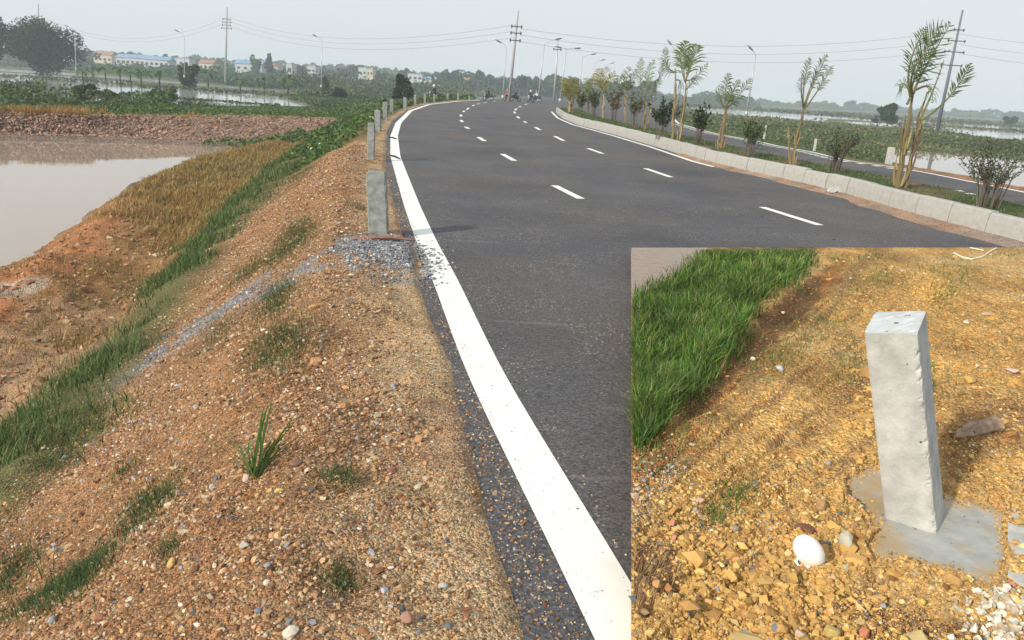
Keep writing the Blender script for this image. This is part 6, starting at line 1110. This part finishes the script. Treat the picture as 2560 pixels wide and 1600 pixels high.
for i, (q_, s_z, col, lb, sq) in enumerate(IR):
    P, _ = hI(np.array([float(q_[0])]), np.array([float(q_[1])])); rock('rock', P[0], s_z, col, lb, squash=sq, rz=rng.uniform(0, 6), seed=300 + i)
# white egg-like shell piece
P, _ = hI(np.array([2016.]), np.array([1408.])); bm = bmesh.new(); bmesh.ops.create_uvsphere(bm, u_segments=28, v_segments=18, radius=1)
for v in bm.verts: v.co = Vector((v.co.x * .057, v.co.y * .060, v.co.z * .088 * (1.0 if v.co.z < 0 else .95))); v.co += v.co.normalized() * random.uniform(-.0006, .0006)
me = bpy.data.meshes.new('shell'); bm.to_mesh(me); bm.free(); me.materials.append(M['white']); [setattr(p_, 'use_smooth', True) for p_ in me.polygons]; sh = bpy.data.objects.new('shell', me); COL.objects.link(sh); sh.location = Vector([float(v) for v in P[0]]) + Vector((0, 0, .058)); sh.rotation_euler = (.1, -.72, 0); tag(sh, 'smooth white egg shaped shell on the earth left of the large post', 'shell')
mb = MB(); c0 = P[0]
for a in (((-.035, -.01, .04), (-.055, -.02, .02), (-.045, -.03, .005), (-.02, -.035, .006)), ((-.03, -.02, .01), (0, -.045, .008), (.02, -.05, .006))): mb.tube(np.array(a) + c0, [.006, .007, .006, .004][:len(a)], 6)
o = mb.build('broken_rim', M['white'], sh, True); o.matrix_parent_inverse = (Matrix.Translation(sh.location) @ sh.rotation_euler.to_matrix().to_4x4()).inverted()
# driftwood
P, _ = hI(np.array([2385., 2490.]), np.array([1100., 1070.])); A, B = P[0] + [0, 0, .03], P[1] + [0, 0, .05]; ts = np.linspace(0, 1, 12)[:, None]; R_ = A + (B - A) * ts + rng.normal(0, .004, (12, 3)); mb = MB(); mb.tube(R_, np.array([.006, .028, .04, .046, .048, .045, .046, .044, .046, .05, .05, .028]) * 1.05 * rng.uniform(.75, 1.2, 12), 7)
for k in range(9):
    i = rng.integers(1, 9); a = rng.uniform(0, 6.28); o_ = np.array([0, math.cos(a), math.sin(a)]) * .036; mb.tube([R_[i] + o_, R_[min(i + 3, 11)] + o_ * 1.15, R_[min(i + 4, 11)] + o_ * 1.1 + rng.normal(0, .008, 3)], [.006, .012, .003], 5)
root = empty('driftwood', A); mb.build('log', M['wood'], root, False).matrix_parent_inverse = Matrix.Translation(-Vector(A)); tag(root, 'weathered driftwood log lying right of the large post', 'log'); m2 = MB(); c_ = R_[4] + np.array([-.005, -.036, .012]); m2.tube([c_, c_ + [0, -.008, .002]], [.016, .012], 8); m2.build('knot', M['dark'], root).matrix_parent_inverse = Matrix.Translation(-Vector(A))
# dead roots lower left
mb = MB()
for k in range(120):
    a = np.array([rng.uniform(1590, 1700), rng.uniform(1345, 1450)]); b_ = a + np.array([rng.uniform(-85, -15), rng.uniform(40, 150)]); a[0] = max(a[0], 1588); b_[0] = max(b_[0], 1586); qs = np.linspace(0, 1, 6)[:, None]; pp = a + (b_ - a) * qs; pp[:, 0] += np.sin(qs[:, 0] * 3) * rng.normal(0, 6); pp[:, 0] = np.maximum(pp[:, 0], 1584); P, _ = hI(pp[:, 0], pp[:, 1]); P[:, 2] += .003 + rng.uniform(0, .01) * np.sin(math.pi * qs[:, 0]); mb.tube(P, np.linspace(.0018, .0008, 6), 4, jcol(pick([(.36, .23, .12), (.25, .14, .075), (.5, .36, .22)], [3, 3, 1], 1)[0], 1, .1)[0])
tag(mb.build('dead_roots', M['bark'], col=True), 'tangle of dry brown root fibres in the lower left of the earth bed', 'roots')
# white twine at the top
for j, (pp, rr_) in enumerate((([(2384, 634), (2405, 643), (2430, 648), (2455, 643), (2475, 630), (2490, 622)], .010), ([(2425, 621), (2440, 624), (2458, 628)], .007))):
    pp = np.array(pp, float); P, _ = hI(pp[:, 0], pp[:, 1]); P[:, 2] += .012; mb = MB(); mb.tube(P, rr_, 6); tag(mb.build('twine', M['rope']), ['long loop of white twine at the top of the earth bed', 'short white twine end above the long loop'][j], 'twine')

# ------------------------------------------------------------------ haze
hm = bpy.data.materials.new('haze'); hm.use_nodes = True; hn = hm.node_tree; hn.nodes.clear(); ho = hn.nodes.new('ShaderNodeOutputMaterial'); pv = hn.nodes.new('ShaderNodeVolumePrincipled')
pv.inputs['Color'].default_value = (.78, .90, 1.0, 1); pv.inputs['Density'].default_value = .00062; pv.inputs['Anisotropy'].default_value = 0; hn.links.new(pv.outputs[0], ho.inputs['Volume'])
hb = MB(); hb.box((0, 1280, 13.5), (5200, 2900, 33)); o = hb.build('haze', hm); o['kind'] = 'stuff'; o['label'] = 'pale humid haze over the plain'
